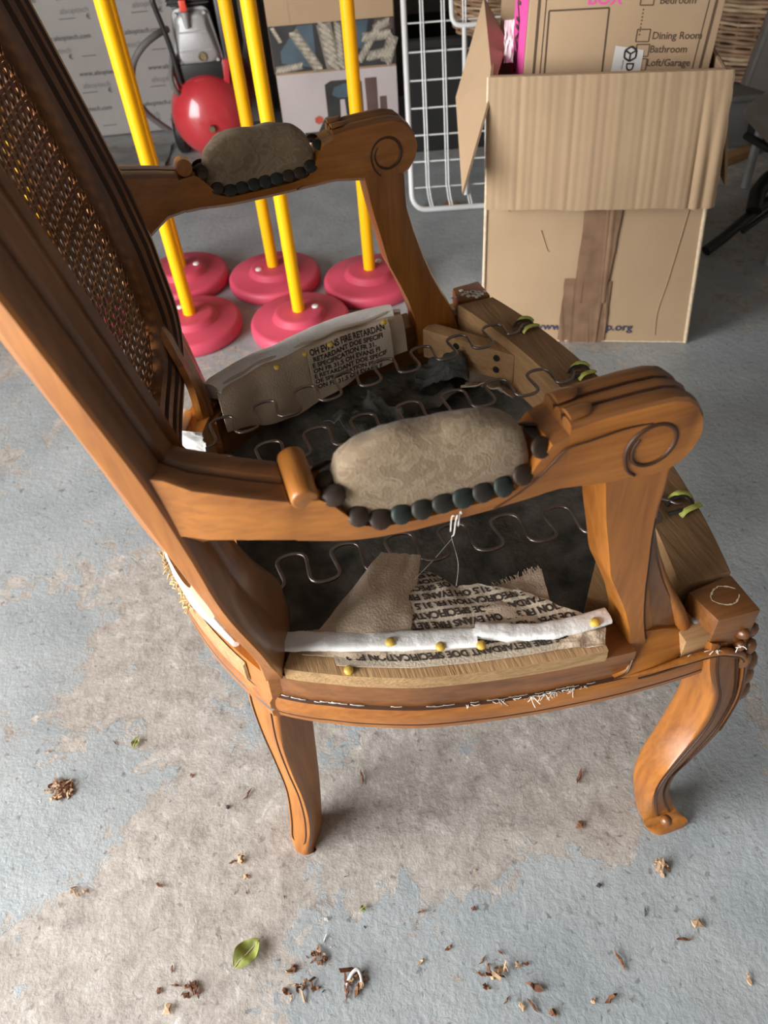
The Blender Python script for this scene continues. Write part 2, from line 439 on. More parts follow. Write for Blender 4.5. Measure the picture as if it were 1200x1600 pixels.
_txt = {}
def text_tris(s, size=1.0, bold=0.0, shear=0.0, align='LEFT'):
    """lettering as flat triangles in its own plane: (verts, faces)"""
    key = (s, size, bold, shear, align)
    if key in _txt: return _txt[key]
    cu = bpy.data.curves.new('lettering', 'FONT'); cu.body = s; cu.size = size; cu.offset = bold*.35; cu.shear = shear
    cu.align_x = align; cu.resolution_u = 3
    o = bpy.data.objects.new('lettering', cu); COL.objects.link(o)
    dg = bpy.context.evaluated_depsgraph_get(); dg.update()
    me = bpy.data.meshes.new_from_object(o.evaluated_get(dg))
    v = [tuple(x.co) for x in me.vertices]; f = [tuple(p.vertices) for p in me.polygons]
    bpy.data.objects.remove(o); bpy.data.meshes.remove(me); bpy.data.curves.remove(cu)
    _txt[key] = (v, f)
    return _txt[key]

def put_text(bm, s, size, fn, bold=0.0, shear=0.0, align='LEFT', mat=0, off=(0, 0)):
    v, f = text_tris(s, size, bold, shear, align)
    vs = [bm.verts.new(Vector(fn(x+off[0], y+off[1]))) for x, y, _ in v]
    for q in f:
        try:
            ff = bm.faces.new([vs[i] for i in q]); ff.material_index = mat
        except ValueError: pass
    return bm

def text_width(s, size, bold=0.0, shear=0.0):
    v, _ = text_tris(s, size, bold, shear)
    return max(p[0] for p in v) if v else 0

def nz(x, y, z=0.0): return noise.noise(Vector((x, y, z)))
def lerp(a, b, t): return a+(b-a)*t

# ---------------------------------------------------------------- the setting: a garage open on one side
def struct(name, bm, mat):
    o = finish(name, bm, mat, smooth=0); o['kind'] = 'structure'; return o
X0, X1, Y0, Y1, HT = -2.3, 2.4, -2.4, 3.2, 2.35
struct('floor', box(((X0+X1)/2-.6, (Y0+Y1)/2, -0.05), (X1-X0+1.6, Y1-Y0+.3, 0.10)), 'floor')
struct('wall_back', box(((X0+X1)/2, Y1+.06, HT/2), (X1-X0+.24, .12, HT)), 'plaster')
struct('wall_right', box((X1+.06, (Y0+Y1)/2, HT/2), (.12, Y1-Y0, HT)), 'plaster')
struct('wall_front', box(((X0+X1)/2, Y0-.06, HT/2), (X1-X0+.24, .12, HT)), 'plaster')
bm = box((X0-.06, (0.7+Y1)/2, HT/2), (.12, Y1-0.7, HT))
box((X0-.06, (Y0-2.2)/2, HT/2), (.12, -2.2-Y0, HT), bm)
box((X0-.06, -0.75, 2.25), (.12, 2.9, .2), bm)
struct('wall_left', bm, 'plaster')
struct('ceiling', box(((X0+X1)/2, (Y0+Y1)/2, HT+.05), (X1-X0+.24, Y1-Y0+.24, .1)), 'ceiling')

# ---------------------------------------------------------------- armchair
CHAIR_LOC = (0.0427, 0.6641, 0.0)
CHAIR_YAW = 0.25001
chair = thing('armchair', 'carved wooden armchair with cane back, stripped seat and bare zigzag springs', 'chair', CHAIR_LOC, CHAIR_YAW)
def part(name, bm, mat, parent=None, smooth=35, label=None):
    o = finish(name, bm, mat, parent or chair, smooth)
    if label: o['label'] = label
    return o

# stile table: z, F (outer front edge) x, G (outer rear edge) x, R (ridge) x, yF, yG, yR, yC
STILE = [
 (.330, -.214, -.232, -.222, .205, .203, .193, .186),
 (.370, -.214, -.230, -.203, .226, .224, .188, .180),
 (.404, -.215, -.229, -.191, .243, .241, .184, .174),
 (.434, -.219, -.229, -.191, .254, .251, .183, .173),
 (.462, -.223, -.233, -.193, .260, .257, .190, .180),
 (.490, -.229, -.240, -.199, .264, .260, .203, .192),
 (.520, -.236, -.247, -.206, .267, .262, .217, .208),
 (.540, -.240, -.250, -.2105, .268, .262, .226, .220),
 (.558, -.243, -.254, -.2145, .268, .262, .232, .229),
 (.600, -.248, -.262, -.2265, .268, .262, .232, .229),
 (.668, -.258, -.275, -.238, .268, .262, .232, .229),
 (.729, -.271, -.287, -.250, .268, .262, .232, .229),
 (.792, -.285, -.298, -.263, .268, .262, .232, .229),
 (.844, -.297, -.309, -.274, .268, .262, .232, .229),
 (.920, -.317, -.329, -.293, .266, .260, .231, .228),
 (.985, -.337, -.349, -.312, .258, .254, .228, .225)]
BACK = [(.33, -.212), (.456, -.222), (.515, -.2235), (.60, -.2285), (.668, -.238), (.729, -.250), (.792, -.263), (.844, -.274), (.92, -.293), (.985, -.312)]
def xs(z): return interp(BACK, z)[0]
BOW = .040
def bow(y): return BOW*(1-min(1.0, abs(y)/.235)**2)

FAR = {.330: (-.222, .200), .370: (-.210, .190), .404: (-.210, .188), .434: (-.216, .200), .462: (-.2235, .222), .490: (-.225, .230), .520: (-.2255, .232), .540: (-.2255, .232), .558: (-.2265, .232)}
STILE_FAR = [tuple(r[:3])+(FAR[r[0]][0],)+tuple(r[4:6])+(FAR[r[0]][1], min(r[7], FAR[r[0]][1]-.008)) if r[0] in FAR else r for r in STILE]
FARF = {.330: (-.201, .226), .370: (-.2065, .240), .404: (-.2115, .250), .434: (-.216, .256), .462: (-.2205, .261)}
STILE_FAR = [(r[0], FARF[r[0]][0], r[2], r[3], FARF[r[0]][1], FARF[r[0]][1]-.003)+tuple(r[6:]) if r[0] in FARF else r for r in STILE_FAR]
def stile_at(z, s):
    T = STILE if s < 0 else STILE_FAR; i = max(k for k in range(len(T)-1) if T[k][0] <= z+1e-9); a, b = T[i], T[i+1]; h = b[0]-a[0]; t = (z-a[0])/h
    p, q = T[max(0, i-1)], T[min(len(T)-1, i+2)]; out = []
    for c in range(1, 8):
        ma = (b[c]-p[c])/max(1e-6, b[0]-p[0]); mb = (q[c]-a[c])/max(1e-6, q[0]-a[0])
        out.append((2*t**3-3*t*t+1)*a[c]+(t**3-2*t*t+t)*h*ma+(3*t*t-2*t**3)*b[c]+(t**3-t*t)*h*mb)
    return out
def make_stile(s):
    rings = []; zz = [.33+(.985-.33)*i/44 for i in range(45)]
    for z in zz:
        Fx, Gx, Rx, yF, yG, yR, yC = stile_at(z, s)
        k = max(0.0, min(1.0, (z-.50)/.08)); k = k*k*(3-2*k)
        F, R = Vector((Fx, yF)), Vector((Rx, yR))
        d = R-F; L = d.length; d.normalize(); nrm = Vector((d.y*-1, d.x))
        if nrm.y < 0 and nrm.x < 0: nrm = -nrm
        if (nrm.x*0.6+nrm.y*.6) < 0: nrm = -nrm
        P = lambda t, h: tuple(F+d*L*t+nrm*h*(0.15+.85*k))
        Cx = lerp(Gx+.004, Rx-.030, k)
        C = (Cx, yC)
        pts = [(Gx+.0005, yG-.0008), (Fx-.0012, yF), P(.04, .0012), P(.22, .0042), P(.42, .0036), P(.49, -.0004), P(.53, -.0004), P(.60, .0032), P(.80, .0048), P(.95, .0022), (Rx-.0015, yR-.0035)]
        for t, h in ((.18, -.001), (.22, -.003), (.42, .001), (.46, -.0022), (.66, .0012), (.70, -.002), (.94, .0014)):
            q = Vector((Rx-.0015, yR-.0035)).lerp(Vector(C), t)
            pts.append((q.x-.006*k, q.y+.001*k))
        pts += [C, (lerp(Cx-.008, Cx-.019, k), yC), (Gx-.003, (yC+yG)/2), (Gx-.001, yG-.004)]
        rings.append([(x, s*y, z) for x, y in pts])
    bm = loft(rings)
    for f in bm.faces:
        c = f.calc_center_median()
    bm.faces.ensure_lookup_table()
    n = len(rings[0])
    # faces are made ring by ring: index i of the ring decides the colour
    for idx, f in enumerate(bm.faces):
        i = idx % n
        if idx >= n*(len(rings)-1): f.material_index = 0
        elif i in (0, 1, n-1, n-2, n-3): f.material_index = 0
        elif i in (5,) and f.calc_center_median().z > .62: f.material_index = 2
        elif i == 18 and f.calc_center_median().z > .53: f.material_index = 4
        elif i > 12 and f.calc_center_median().z < .47: f.material_index = 3
        else: f.material_index = 1  # brown stain; on the lower front face it paints in shade
    return part('back_stile', bm, ['honey_z', 'brown_z', 'groove', 'honey_z', 'pale_inner'], smooth=28)
make_stile(-1); make_stile(1)

# moulded inner frame: down one side, round the lower corners and along the bottom
FRAME = [(.216, .965), (.216, .80), (.216, .66), (.216, .555), (.2155, .525), (.2110, .498), (.199, .475), (.178, .459), (.150, .450), (.100, .4440), (.050, .4415)]
fp = [(y, z) for y, z in FRAME]+[(0, .4405)]+[(-y, z) for y, z in FRAME[::-1]]
FSEC = [(.0165, -.014), (.0165, -.003), (.0155, .0015), (.0110, .0020), (.0098, -.0025), (.0082, -.0025), (.0070, .0002), (.0035, -.0012), (.0025, -.0065), (.0010, -.0065), (-.0002, -.0045), (-.0048, -.0075), (-.0058, -.0130), (-.0075, -.0130), (-.0085, -.0110), (-.0135, -.0150), (-.0158, -.0220), (-.0158, -.034), (.0150, -.030)]
def frame_sweep():
    sp = smooth_path([(0, y, z) for y, z in fp], 8); rings = []
    for i, p in enumerate(sp):
        t = sp[min(len(sp)-1, i+1)]-sp[max(0, i-1)]; t.normalize()
        n = Vector((0, -t.z, t.y))          # outward from the cane opening
        if n.dot(p-Vector((0, 0, .7))) < 0: n = -n
        ring = []
        for a, w in FSEC:
            q = p+n*a
            ring.append((xs(q.z)-bow(q.y)+.0055*min(1, abs(p.y)/.216)**4+w, q.y, q.z))
        rings.append(ring)
    bm = loft(rings); k = len(FSEC)
    for idx, f in enumerate(bm.faces):
        if idx < k*(len(rings)-1): f.material_index = {3: 1, 4: 1, 7: 1, 8: 1, 11: 1, 12: 1, 17: 2}.get(idx % k, 0)
    return part('back_moulding', bm, ['brown_z', 'groove', 'pale_inner'], smooth=30)
frame_sweep()
def back_rail(name, zl, zu, ext):
    rings = []; nn = 28
    for i in range(nn+1):
        y = -ext+2*ext*i/nn
        a, c = zl(y), zu(y); b = bow(y)
        pts = []
        for t, w in ((0, -.022), (0, -.004), (.10, .000), (.28, .003), (.34, -.0015), (.40, .001), (.60, .0005), (.66, -.005), (.72, -.006), (.95, -.016), (1.0, -.020), (1.0, -.034), (.5, -.036)):
            z = a+(c-a)*t
            pts.append((xs(z)-b+w, y, z))
        rings.append(pts)
    return part(name, loft(rings), ['brown_y', 'groove'], smooth=30)
def zu(y):
    y = min(abs(y), .1999)
    tab = [(0, .4565), (.10, .460), (.145, .466), (.165, .474), (.180, .484), (.191, .498), (.197, .515), (.1995, .535), (.2005, .56)]
    return interp(tab, y)[0]
def zl2(y):
    t = abs(y)/.2
    return .935-.05*max(0, (t-.6)/.4)**1.6
def zu2(y): return .985+.035*math.cos(min(1.0, abs(y)/.24)*PI/2)
back_rail('crest_rail', zl2, zu2, .240)

# woven cane panel
def cane():
    bm = bmesh.new()
    pitch, w, th = .0165, .0034, .0010
    def surf(y, z, h): return Vector((xs(z)-bow(y)-.024+h, y, z))
    def zlo(y): return zu(y)-.006
    def zhi(y): return zl2(y)+.006
    def strand(p, q, wid, h):
        p, q = Vector((p[0], p[1])), Vector((q[0], q[1]))
        d = (q-p); L = d.length
        if L < .012: return
        d.normalize(); nn = Vector((-d.y, d.x))*wid/2
        n = max(2, int(L/.025)); prev = None
        for i in range(n+1):
            c = p+d*L*i/n
            a, b = c-nn, c+nn
            cur = [bm.verts.new(surf(a.x, a.y, h)), bm.verts.new(surf(b.x, b.y, h)), bm.verts.new(surf(b.x, b.y, h-th)), bm.verts.new(surf(a.x, a.y, h-th))]
            if prev:
                for k in range(4):
                    j = (k+1) % 4
                    f = bm.faces.new((prev[k], prev[j], cur[j], cur[k])); f.material_index = 1 if k == 2 else 0
            prev = cur
    ymax = .2015
    y = -math.floor(ymax/pitch)*pitch
    ys = []
    while y <= ymax:
        ys.append(y); y += pitch
    for y in ys:
        for o in (-.0021, .0021): strand((y+o, zlo(y)), (y+o, zhi(y)), w, 0)
    z = .455
    while z < .945:
        for o in (-.0021, .0021):
            zz = z+o
            y0, y1 = -ymax, ymax
            if zz < .56:      # clip to the rounded lower corners
                while y1 > 0 and zlo(y1) > zz: y1 -= .004
                y0 = -y1
            if zz > .90:
                while y1 > 0 and zhi(y1) < zz: y1 -= .004
                y0 = -y1
            if y1 > .02: strand((y0, zz), (y1, zz), w, .0011)
        z += pitch
    # diagonals
    for sg in (1, -1):
        k = -40
        while k < 40:
            c = k*pitch+pitch*.5
            pts = []
            for i in range(0, 1200):
                yy = -ymax+2*ymax*i/1200
                zz = .70+sg*yy+c
                if zlo(yy) < zz < zhi(yy): pts.append((yy, zz))
            if len(pts) > 30: strand(pts[0], pts[-1], .0031, .0022 if sg > 0 else -.0011)
            k += 1
    o = part('cane_weave', bm, ['cane_dark', 'cane_pale'], smooth=0, label='woven dark cane panel with pale cut edges')
    o['kind'] = 'stuff'
cane()

# rear legs -------------------------------------------------------
def quad_rings(LMR, s, inset=.004):
    rings = []
    sm = [smooth_path([q[i] for q in LMR], 5) for i in range(3)]
    for L, Mv, R in zip(*sm):
        B = L+R-Mv
        c = [L, Mv, R, B]; ring = []
        for i in range(4):
            p = c[i]; a = c[i-1]; b = c[(i+1) % 4]
            da, db = (a-p), (b-p)
            ra, rb = min(inset, da.length*.3), min(inset, db.length*.3)
            ring += [p+da.normalized()*ra, p+(da.normalized()*ra+db.normalized()*rb)*.28, p+db.normalized()*rb]
        rings.append([(v.x, v.y if s < 0 else -v.y, v.z) for v in ring])
    return rings
RL = [
 ((-0.2511, -0.1880, 0.3298), (-0.2266, -0.2240, 0.3312), (-0.1899, -0.2000, 0.2910)),
 ((-0.2548, -0.1900, 0.3033), (-0.2299, -0.2260, 0.3069), (-0.1936, -0.2010, 0.2557)),
 ((-0.2540, -0.1950, 0.2450), (-0.2343, -0.2290, 0.2568), (-0.1988, -0.2030, 0.1942)),
 ((-0.2503, -0.2020, 0.1816), (-0.2338, -0.2320, 0.1945), (-0.2039, -0.2070, 0.1342)),
 ((-0.2494, -0.2080, 0.1188), (-0.2307, -0.2360, 0.1384), (-0.2100, -0.2110, 0.0771)),
 ((-0.2563, -0.2140, 0.0549), (-0.2324, -0.2400, 0.0801), (-0.2174, -0.2160, 0.0234)),
 ((-0.2612, -0.2190, 0.0210), (-0.2402, -0.2430, 0.0351), (-0.2251, -0.2190, -0.0167)),
 ((-0.2623, -0.2271, 0.0000), (-0.2508, -0.2420, 0.0000), (-0.2319, -0.2404, 0.0000))]
for s in (-1, 1):
    rr = quad_rings([[Vector(p) for p in q] for q in RL], s, .005)
    bm = loft(rr)
    leg = part('leg', bm, 'honey_z', smooth=50)
    # carved bead line down the outer face
    LM = [[Vector(p) for p in q] for q in RL]
    pth1, pth2 = [], []
    for i, (L, Mv, R) in enumerate(LM[0:7]):
        a, b = (.16, .80)
        n = (Mv-L).cross(Vector((0, 0, 1))).normalized()
        if n.y > 0: n = -n
        pth1.append(L.lerp(Mv, a)+n*.0004); pth2.append(L.lerp(Mv, b)+n*.0004)
    loop = pth1+[pth1[-1].lerp(pth2[-1], .5)+Vector((0, 0, -.012))]+pth2[::-1]
    loop = [(p.x, p.y if s < 0 else -p.y, p.z) for p in loop]
    finish('carved_line', tube(smooth_path(loop, 5), .0009, seg=6), 'groove', leg)

# front cabriole legs --------------------------------------------
FL = [
 ((0.1751, -0.3000, 0.3574), (0.1754, -0.3300, 0.3658), (0.2339, -0.3220, 0.3387)),
 ((0.1785, -0.3000, 0.3151), (0.1745, -0.3370, 0.3418), (0.2476, -0.3220, 0.2919)),
 ((0.1868, -0.3000, 0.2565), (0.1828, -0.3400, 0.3121), (0.2593, -0.3220, 0.2462)),
 ((0.1824, -0.3020, 0.2162), (0.1933, -0.3420, 0.2827), (0.2637, -0.3220, 0.2094)),
 ((0.1695, -0.3060, 0.1713), (0.1957, -0.3440, 0.2502), (0.2553, -0.3260, 0.1733)),
 ((0.1547, -0.3120, 0.1447), (0.1890, -0.3460, 0.2159), (0.2425, -0.3300, 0.1499)),
 ((0.1457, -0.3200, 0.1099), (0.1656, -0.3520, 0.1774), (0.2116, -0.3380, 0.1245)),
 ((0.1505, -0.3280, 0.0640), (0.1480, -0.3580, 0.1537), (0.1851, -0.3460, 0.1184)),
 ((0.1581, -0.3340, 0.0286), (0.1412, -0.3640, 0.1306), (0.1851, -0.3480, 0.0799)),
 ((0.1560, -0.3499, 0.0220), (0.1728, -0.3509, 0.0240), (0.2067, -0.3520, 0.0260)),
 ((0.1606, -0.3569, 0.0090), (0.1729, -0.3630, 0.0090), (0.2182, -0.3653, 0.0100)),
 ((0.1678, -0.3599, 0.0000), (0.1782, -0.3678, 0.0000), (0.2143, -0.3681, 0.0000))]
for s in (-1, 1):
    V = [[Vector(p) for p in q] for q in FL]
    bm = loft(quad_rings(V, s, .007))
    for i_, f_ in enumerate(bm.faces):
        if i_ < 12*55 and i_ % 12 in (6,) and i_ < 0: f_.material_index = 1
    leg = part('leg', bm, ['honey_z', 'brown_z'], smooth=50)
    f = -1 if s < 0 else 1
    flip = lambda p: (p.x, p.y if s < 0 else -p.y, p.z)
    for t in (.16, .62):
        pth = []
        for L, Mv, R in V[0:10]:
            n = (R-Mv).cross(Vector((0, 0, 1))).normalized()
            if n.y > 0: n = -n
            pth.append(Mv.lerp(R, t)+n*.0006)
        finish('carved_line', tube(smooth_path([flip(p) for p in pth], 5), .0014, seg=6), 'groove', leg)
    toe = Vector((0.1737, -0.3680, 0.0512))
    bm = lathe([(.0002, -.007), (.004, -.006), (.0068, -.002), (.0068, .002), (.004, .006), (.0002, .007)], (0, 0, 0), 14)
    bm.transform(Matrix.Translation(flip(toe)) @ Matrix.Rotation(.9, 4, 'X' if s < 0 else 'X'))
    finish('scroll_toe', bm, 'brown_z', leg, 60)

# seat rails ------------------------------------------------------
PATH = [(-.248, .186), (-.244, .196), (-.236, .208), (-.224, .222), (-.200, .238), (-.175, .251), (-.150, .2635), (-.100, .2835), (-.050, .2965), (.000, .3065), (.050, .314), (.100, .3195), (.160, .3225), (.190, .322)]
def rail_path(s, x0, x1, n=40, off=0.0):
    sp = smooth_path([(x, y, 0) for x, y in PATH], 10)
    sp = [p for p in sp if x0-1e-6 <= p.x <= x1+1e-6]
    out = []
    for i, p in enumerate(sp):
        t = sp[min(len(sp)-1, i+1)]-sp[max(0, i-1)]; t.normalize()
        nrm = Vector((-t.y, t.x, 0))
        if nrm.y < 0: nrm = -nrm
        out.append((p, nrm))
    return out
def rail(name, s, x0, x1, sec, mats, idx=None, zf=None, smooth=35, bev=0):
    rings = []
    for p, n in rail_path(s, x0, x1):
        dz = zf(p.x) if zf else 0
        rings.append([((p+n*o).x, s*(p+n*o).y, z+dz) for o, z in sec])
    bm = loft(rings)
    if bev: bevel(bm, bev, 50, 1)
    if idx:
        k = len(sec)
        for i, f in enumerate(bm.faces):
            if i < k*(len(rings)-1): f.material_index = idx[i % k]
    return part(name, bm, mats, smooth=smooth)
def rz(x): return .018*max(0, (x-.085)/.10)**2
for s in (-1, 1):
    # show-wood moulding, rebate face, plywood
    rail('side_rail', s, -.248, .1005, [(.001, .309), (.0045, .312), (.0052, .3185), (.0036, .3193), (.0050, .3202), (.0058, .329), (.005, .338), (.0032, .343), (-.0005, .3445), (-.0012, .379), (-.040, .379), (-.040, .309)],
         ['honey_x', 'groove', 'brown_x'], [0, 0, 1, 1, 0, 0, 0, 1, 2, 2, 2, 0])
    rail('corner_rail', s, .098, .190, [(.001, .309), (.0045, .312), (.0052, .3185), (.0036, .3193), (.0050, .3202), (.0058, .329), (.005, .338), (.0032, .3445), (-.0015, .346), (-.040, .346), (-.040, .309)], ['honey_x', 'groove', 'brown_x'], [0, 0, 1, 1, 0, 0, 0, 2, 2, 2, 0])
    o = rail('plywood_strip', s, -.2125, .073, [(.0005, .378), (.0015, .3865), (.0008, .3955), (-.034, .3965), (-.034, .378)], ['ply_edge', 'ply_top'], [0, 0, 1, 1, 0], smooth=30)
    # torn staple line along the rebate
    bm = bmesh.new(); rnd = random.Random(3+s)
    for p, n in rail_path(s, -.222, .16):
        if rnd.random() < .42:
            q = p+n*.0012; t = Vector((-n.y, n.x, 0))*s if False else Vector((n.y, -n.x, 0))
            a = q-t*.004; b = q+t*(.003+rnd.random()*.004); z = .3455+rnd.uniform(-.0006, .0012)
            tube([(a.x, s*a.y, z), (q.x, s*(q.y+.0008), z+.0005), (b.x, s*b.y, z)], .00048, bm, 5)
    st = part('staple_line', bm, 'staple', smooth=60, label='torn staples along the rebate'); st['kind'] = 'stuff'

def rear_x(y): return -.222-.076*(1-min(1, abs(y)/.236)**2)
def crossrail(name, xo, sec, y0, y1, mats, idx=None, n=30, smooth=35):
    rings = []
    for i in range(n+1):
        y = y0+(y1-y0)*i/n; x = xo(y)
        rings.append([(x+o, y, z) for o, z in sec])
    bm = loft(rings); k = len(sec)
    if idx:
        for i, f in enumerate(bm.faces):
            if i < k*n: f.material_index = idx[i % k]
    return part(name, bm, mats, smooth=smooth)
crossrail('rear_rail', rear_x, [(.0, .309), (-.0045, .314), (-.0045, .322), (-.0015, .324), (-.0045, .328), (-.004, .338), (-.0005, .344), (.001, .383), (.036, .383), (.036, .309)], -.226, .226, ['honey_y', 'groove', 'raw_y'], [0, 0, 1, 1, 0, 0, 0, 0, 2, 2, 0][:10])
def front_x(y): return .267-.047*(abs(y)/.29)**2
crossrail('front_rail', front_x, [(.0, .315), (.001, .34), (.0, .3935), (-.003, .3965), (-.056, .3965), (-.058, .392), (-.056, .325), (-.03, .315)], -.279, .279, ['raw_y', 'rail_top'], [0, 0, 0, 1, 0, 0, 0, 0])
# rear rail leftovers: white foam strip and crumbs
def bf(u, v):
    y = lerp(-.045, -.178, u); a = v*2*PI
    return (rear_x(y)-.001+.0065*math.cos(a), y-.0, .389+.0085*math.sin(a))
rings = []
for i in range(25):
    y = lerp(.19, -.184, i/24); x = rear_x(y)+.004; k = 1 if i < 21 else 1-.15*(i-20)
    rings.append([(x+.0075*k*math.cos(a)+.001*nz(y*60, a), y, .3865+.010*k*math.sin(a)+.0012*nz(a, y*50)) for a in [2*PI*j/12 for j in range(12)]])
part('foam_edge', loft(rings), 'foam', smooth=60, label='white foam roll on the rear rail')
bm = bmesh.new(); rnd = random.Random(5)
for i in range(70):
    y = lerp(-.03, -.12, rnd.random()**1.4); x = rear_x(y)-.003-rnd.random()*.004; z = .372+rnd.random()*.012
    d = Vector((rnd.uniform(-1, .2), rnd.uniform(-1, 1), rnd.uniform(-1, .6))).normalized()*rnd.uniform(.003, .009)
    p = Vector((x, y, z)); tube([p, p+d*.5+Vector((0, 0, .001)), p+d], .0007+rnd.random()*.0006, bm, 5)
o = part('torn_fibre', bm, 'yellow_fibre', smooth=60, label='yellow torn fibre along the rear rail'); o['kind'] = 'stuff'
rings = [[(rear_x(y)-.001, y, .346), (rear_x(y)-.004, y, .350), (rear_x(y)-.0035, y, .372), (rear_x(y)-.0005, y, .376)] for y in [lerp(-.01, -.2, i/16) for i in range(17)]]
part('tack_strip', loft(rings), 'ply_edge', smooth=40)

# front corner blocks
for s in (-1, 1):
    b = hexa([(p[0], -p[1] if s > 0 else p[1], z) for z, q in ((.318, 0), (.398, 1)) for p in ((0.1697, -0.2875, 0.3980), (0.1762, -0.3255, 0.3980), (0.2190, -0.3288, 0.3980), (0.2191, -0.2833, 0.3980))])
    bevel(b, .0025)
    part('corner_block', b, 'brown_x')
    bb = hexa([(x, s*y, z) for z in (.330, .374) for x, y in ((.152, .290), (.150, .323), (.188, .324), (.190, .290))])
    bevel(bb, .0015)
    cb = part('corner_wedge', bb, 'raw_x')
    finish('nail_head', lathe([(.0001, .0), (.004, .0), (.0042, .001), (.003, .0018), (.0001, .002)], (.172, s*.305, .374), 10), 'galv', cb)
    # carved knee ornament on the corner
    bm = bmesh.new()
    for (p, r, e, ax) in (((0.2102, -0.3260, 0.3635), .0095, 1.1, .9), ((0.2306, -0.3180, 0.3469), .0105, 1.3, .3), ((0.2102, -0.3280, 0.3450), .0090, 1.3, .6), ((0.2324, -0.3220, 0.3230), .0115, 1.3, .2), ((0.2291, -0.3260, 0.3076), .0110, 1.3, .1), ((0.2545, -0.3160, 0.2772), .0110, 1.4, -.1), ((0.2535, -0.3200, 0.2566), .0105, 1.5, 0), ((0.2645, -0.3180, 0.2161), .0085, 2.2, 0)):
        tmp = bmesh.new(); bmesh.ops.create_icosphere(tmp, subdivisions=2, radius=r)
        tmp.transform(Matrix.Translation((p[0], -s*p[1], p[2])) @ Matrix.Rotation(-s*ax, 4, 'X') @ Matrix.Diagonal((.70, .70, e, 1)))
        me = bpy.data.meshes.new('t'); tmp.to_mesh(me); tmp.free(); bm.from_mesh(me); bpy.data.meshes.remove(me)
    part('carved_shell', bm, 'brown_z', smooth=60)
    # moulded edge rising round the knee
    pth = [(.085, .3215, .347), (.115, .3255, .348), (.150, .3275, .350), (.178, .3300, .352), (.196, .3325, .348)]+[(p[0], -p[1]-.0015, p[2]) for p in ((0.2261, -0.3300, 0.3149), (0.2428, -0.3300, 0.2449), (0.2387, -0.3330, 0.2011), (0.2290, -0.3360, 0.1708), (0.2029, -0.3420, 0.1382))]
    part('knee_moulding', tube(smooth_path([(x, s*y, z) for x, y, z in pth], 6), lambda t: .0040*min(1, .1+t*4, .12+(1-t)*1.8), seg=10, flat=1.0), 'honey_z', smooth=60)
    kl = [(p.x, p.y+s*.0028, p.z-.0036) for p in smooth_path([(x, s*y, z) for x, y, z in pth], 6)][4:-8]
    part('carved_line', tube(kl, .0010, seg=6), 'groove', smooth=60)
    # white residue ring
    if s < 0:
        pr = [(.199+.013*math.cos(a)+.0012*math.cos(3*a)+.0008*nz(a*3, 1), -.303+.011*math.sin(a)+.0008*nz(a*3, 7), .3982) for a in [2*PI*i/50*.90+.3 for i in range(51)]]
        part('glue_ring', tube(pr, lambda t: .0010*(.35+abs(nz(t*14, 3))*1.8), seg=6, flat=.35), 'card_edge', smooth=60, label='pale ring of dried glue')
    else:
        bm = bmesh.new(); rnd = random.Random(2)
        for i in range(16):
            tmp = Vector((.197+rnd.gauss(0, .008), .300+rnd.gauss(0, .008), .3985))
            box(tmp, (.006*rnd.random()+.002, .005, .0016), bm, Matrix.Rotation(rnd.random()*3, 3, 'Z'))
        q = part('glue_residue', bm, 'thread', smooth=0, label='white residue on the corner block'); q['kind'] = 'stuff'
    # diagonal corner brace inside the frame
    a, b_ = Vector((.196, s*.150, 0)), Vector((.105, s*.262, 0))
    d = (b_-a).normalized(); n = Vector((d.y, -d.x, 0))*.022
    bm = hexa([(p.x, p.y, z) for z in (.335, .382) for p in (a, b_, b_+n*1, a+n*1)])
    bevel(bm, .0015); br = part('corner_brace', bm, 'raw_y')
    nin = -n.normalized() if (-n).x < 0 else n.normalized()
    for t in (.18, .62):
        for zz in (.351, .370):
            c = a.lerp(b_, t)+Vector((0, 0, zz)); 
            tmp = lathe([(.0001, 0), (.0052, 0), (.0050, .0012), (.0001, .0014)], (0, 0, 0), 9)
            tmp.transform(Matrix.Translation(c) @ Vector((0, 0, 1)).rotation_difference(nin).to_matrix().to_4x4())
            finish('screw_head', tmp, 'black_metal', br)

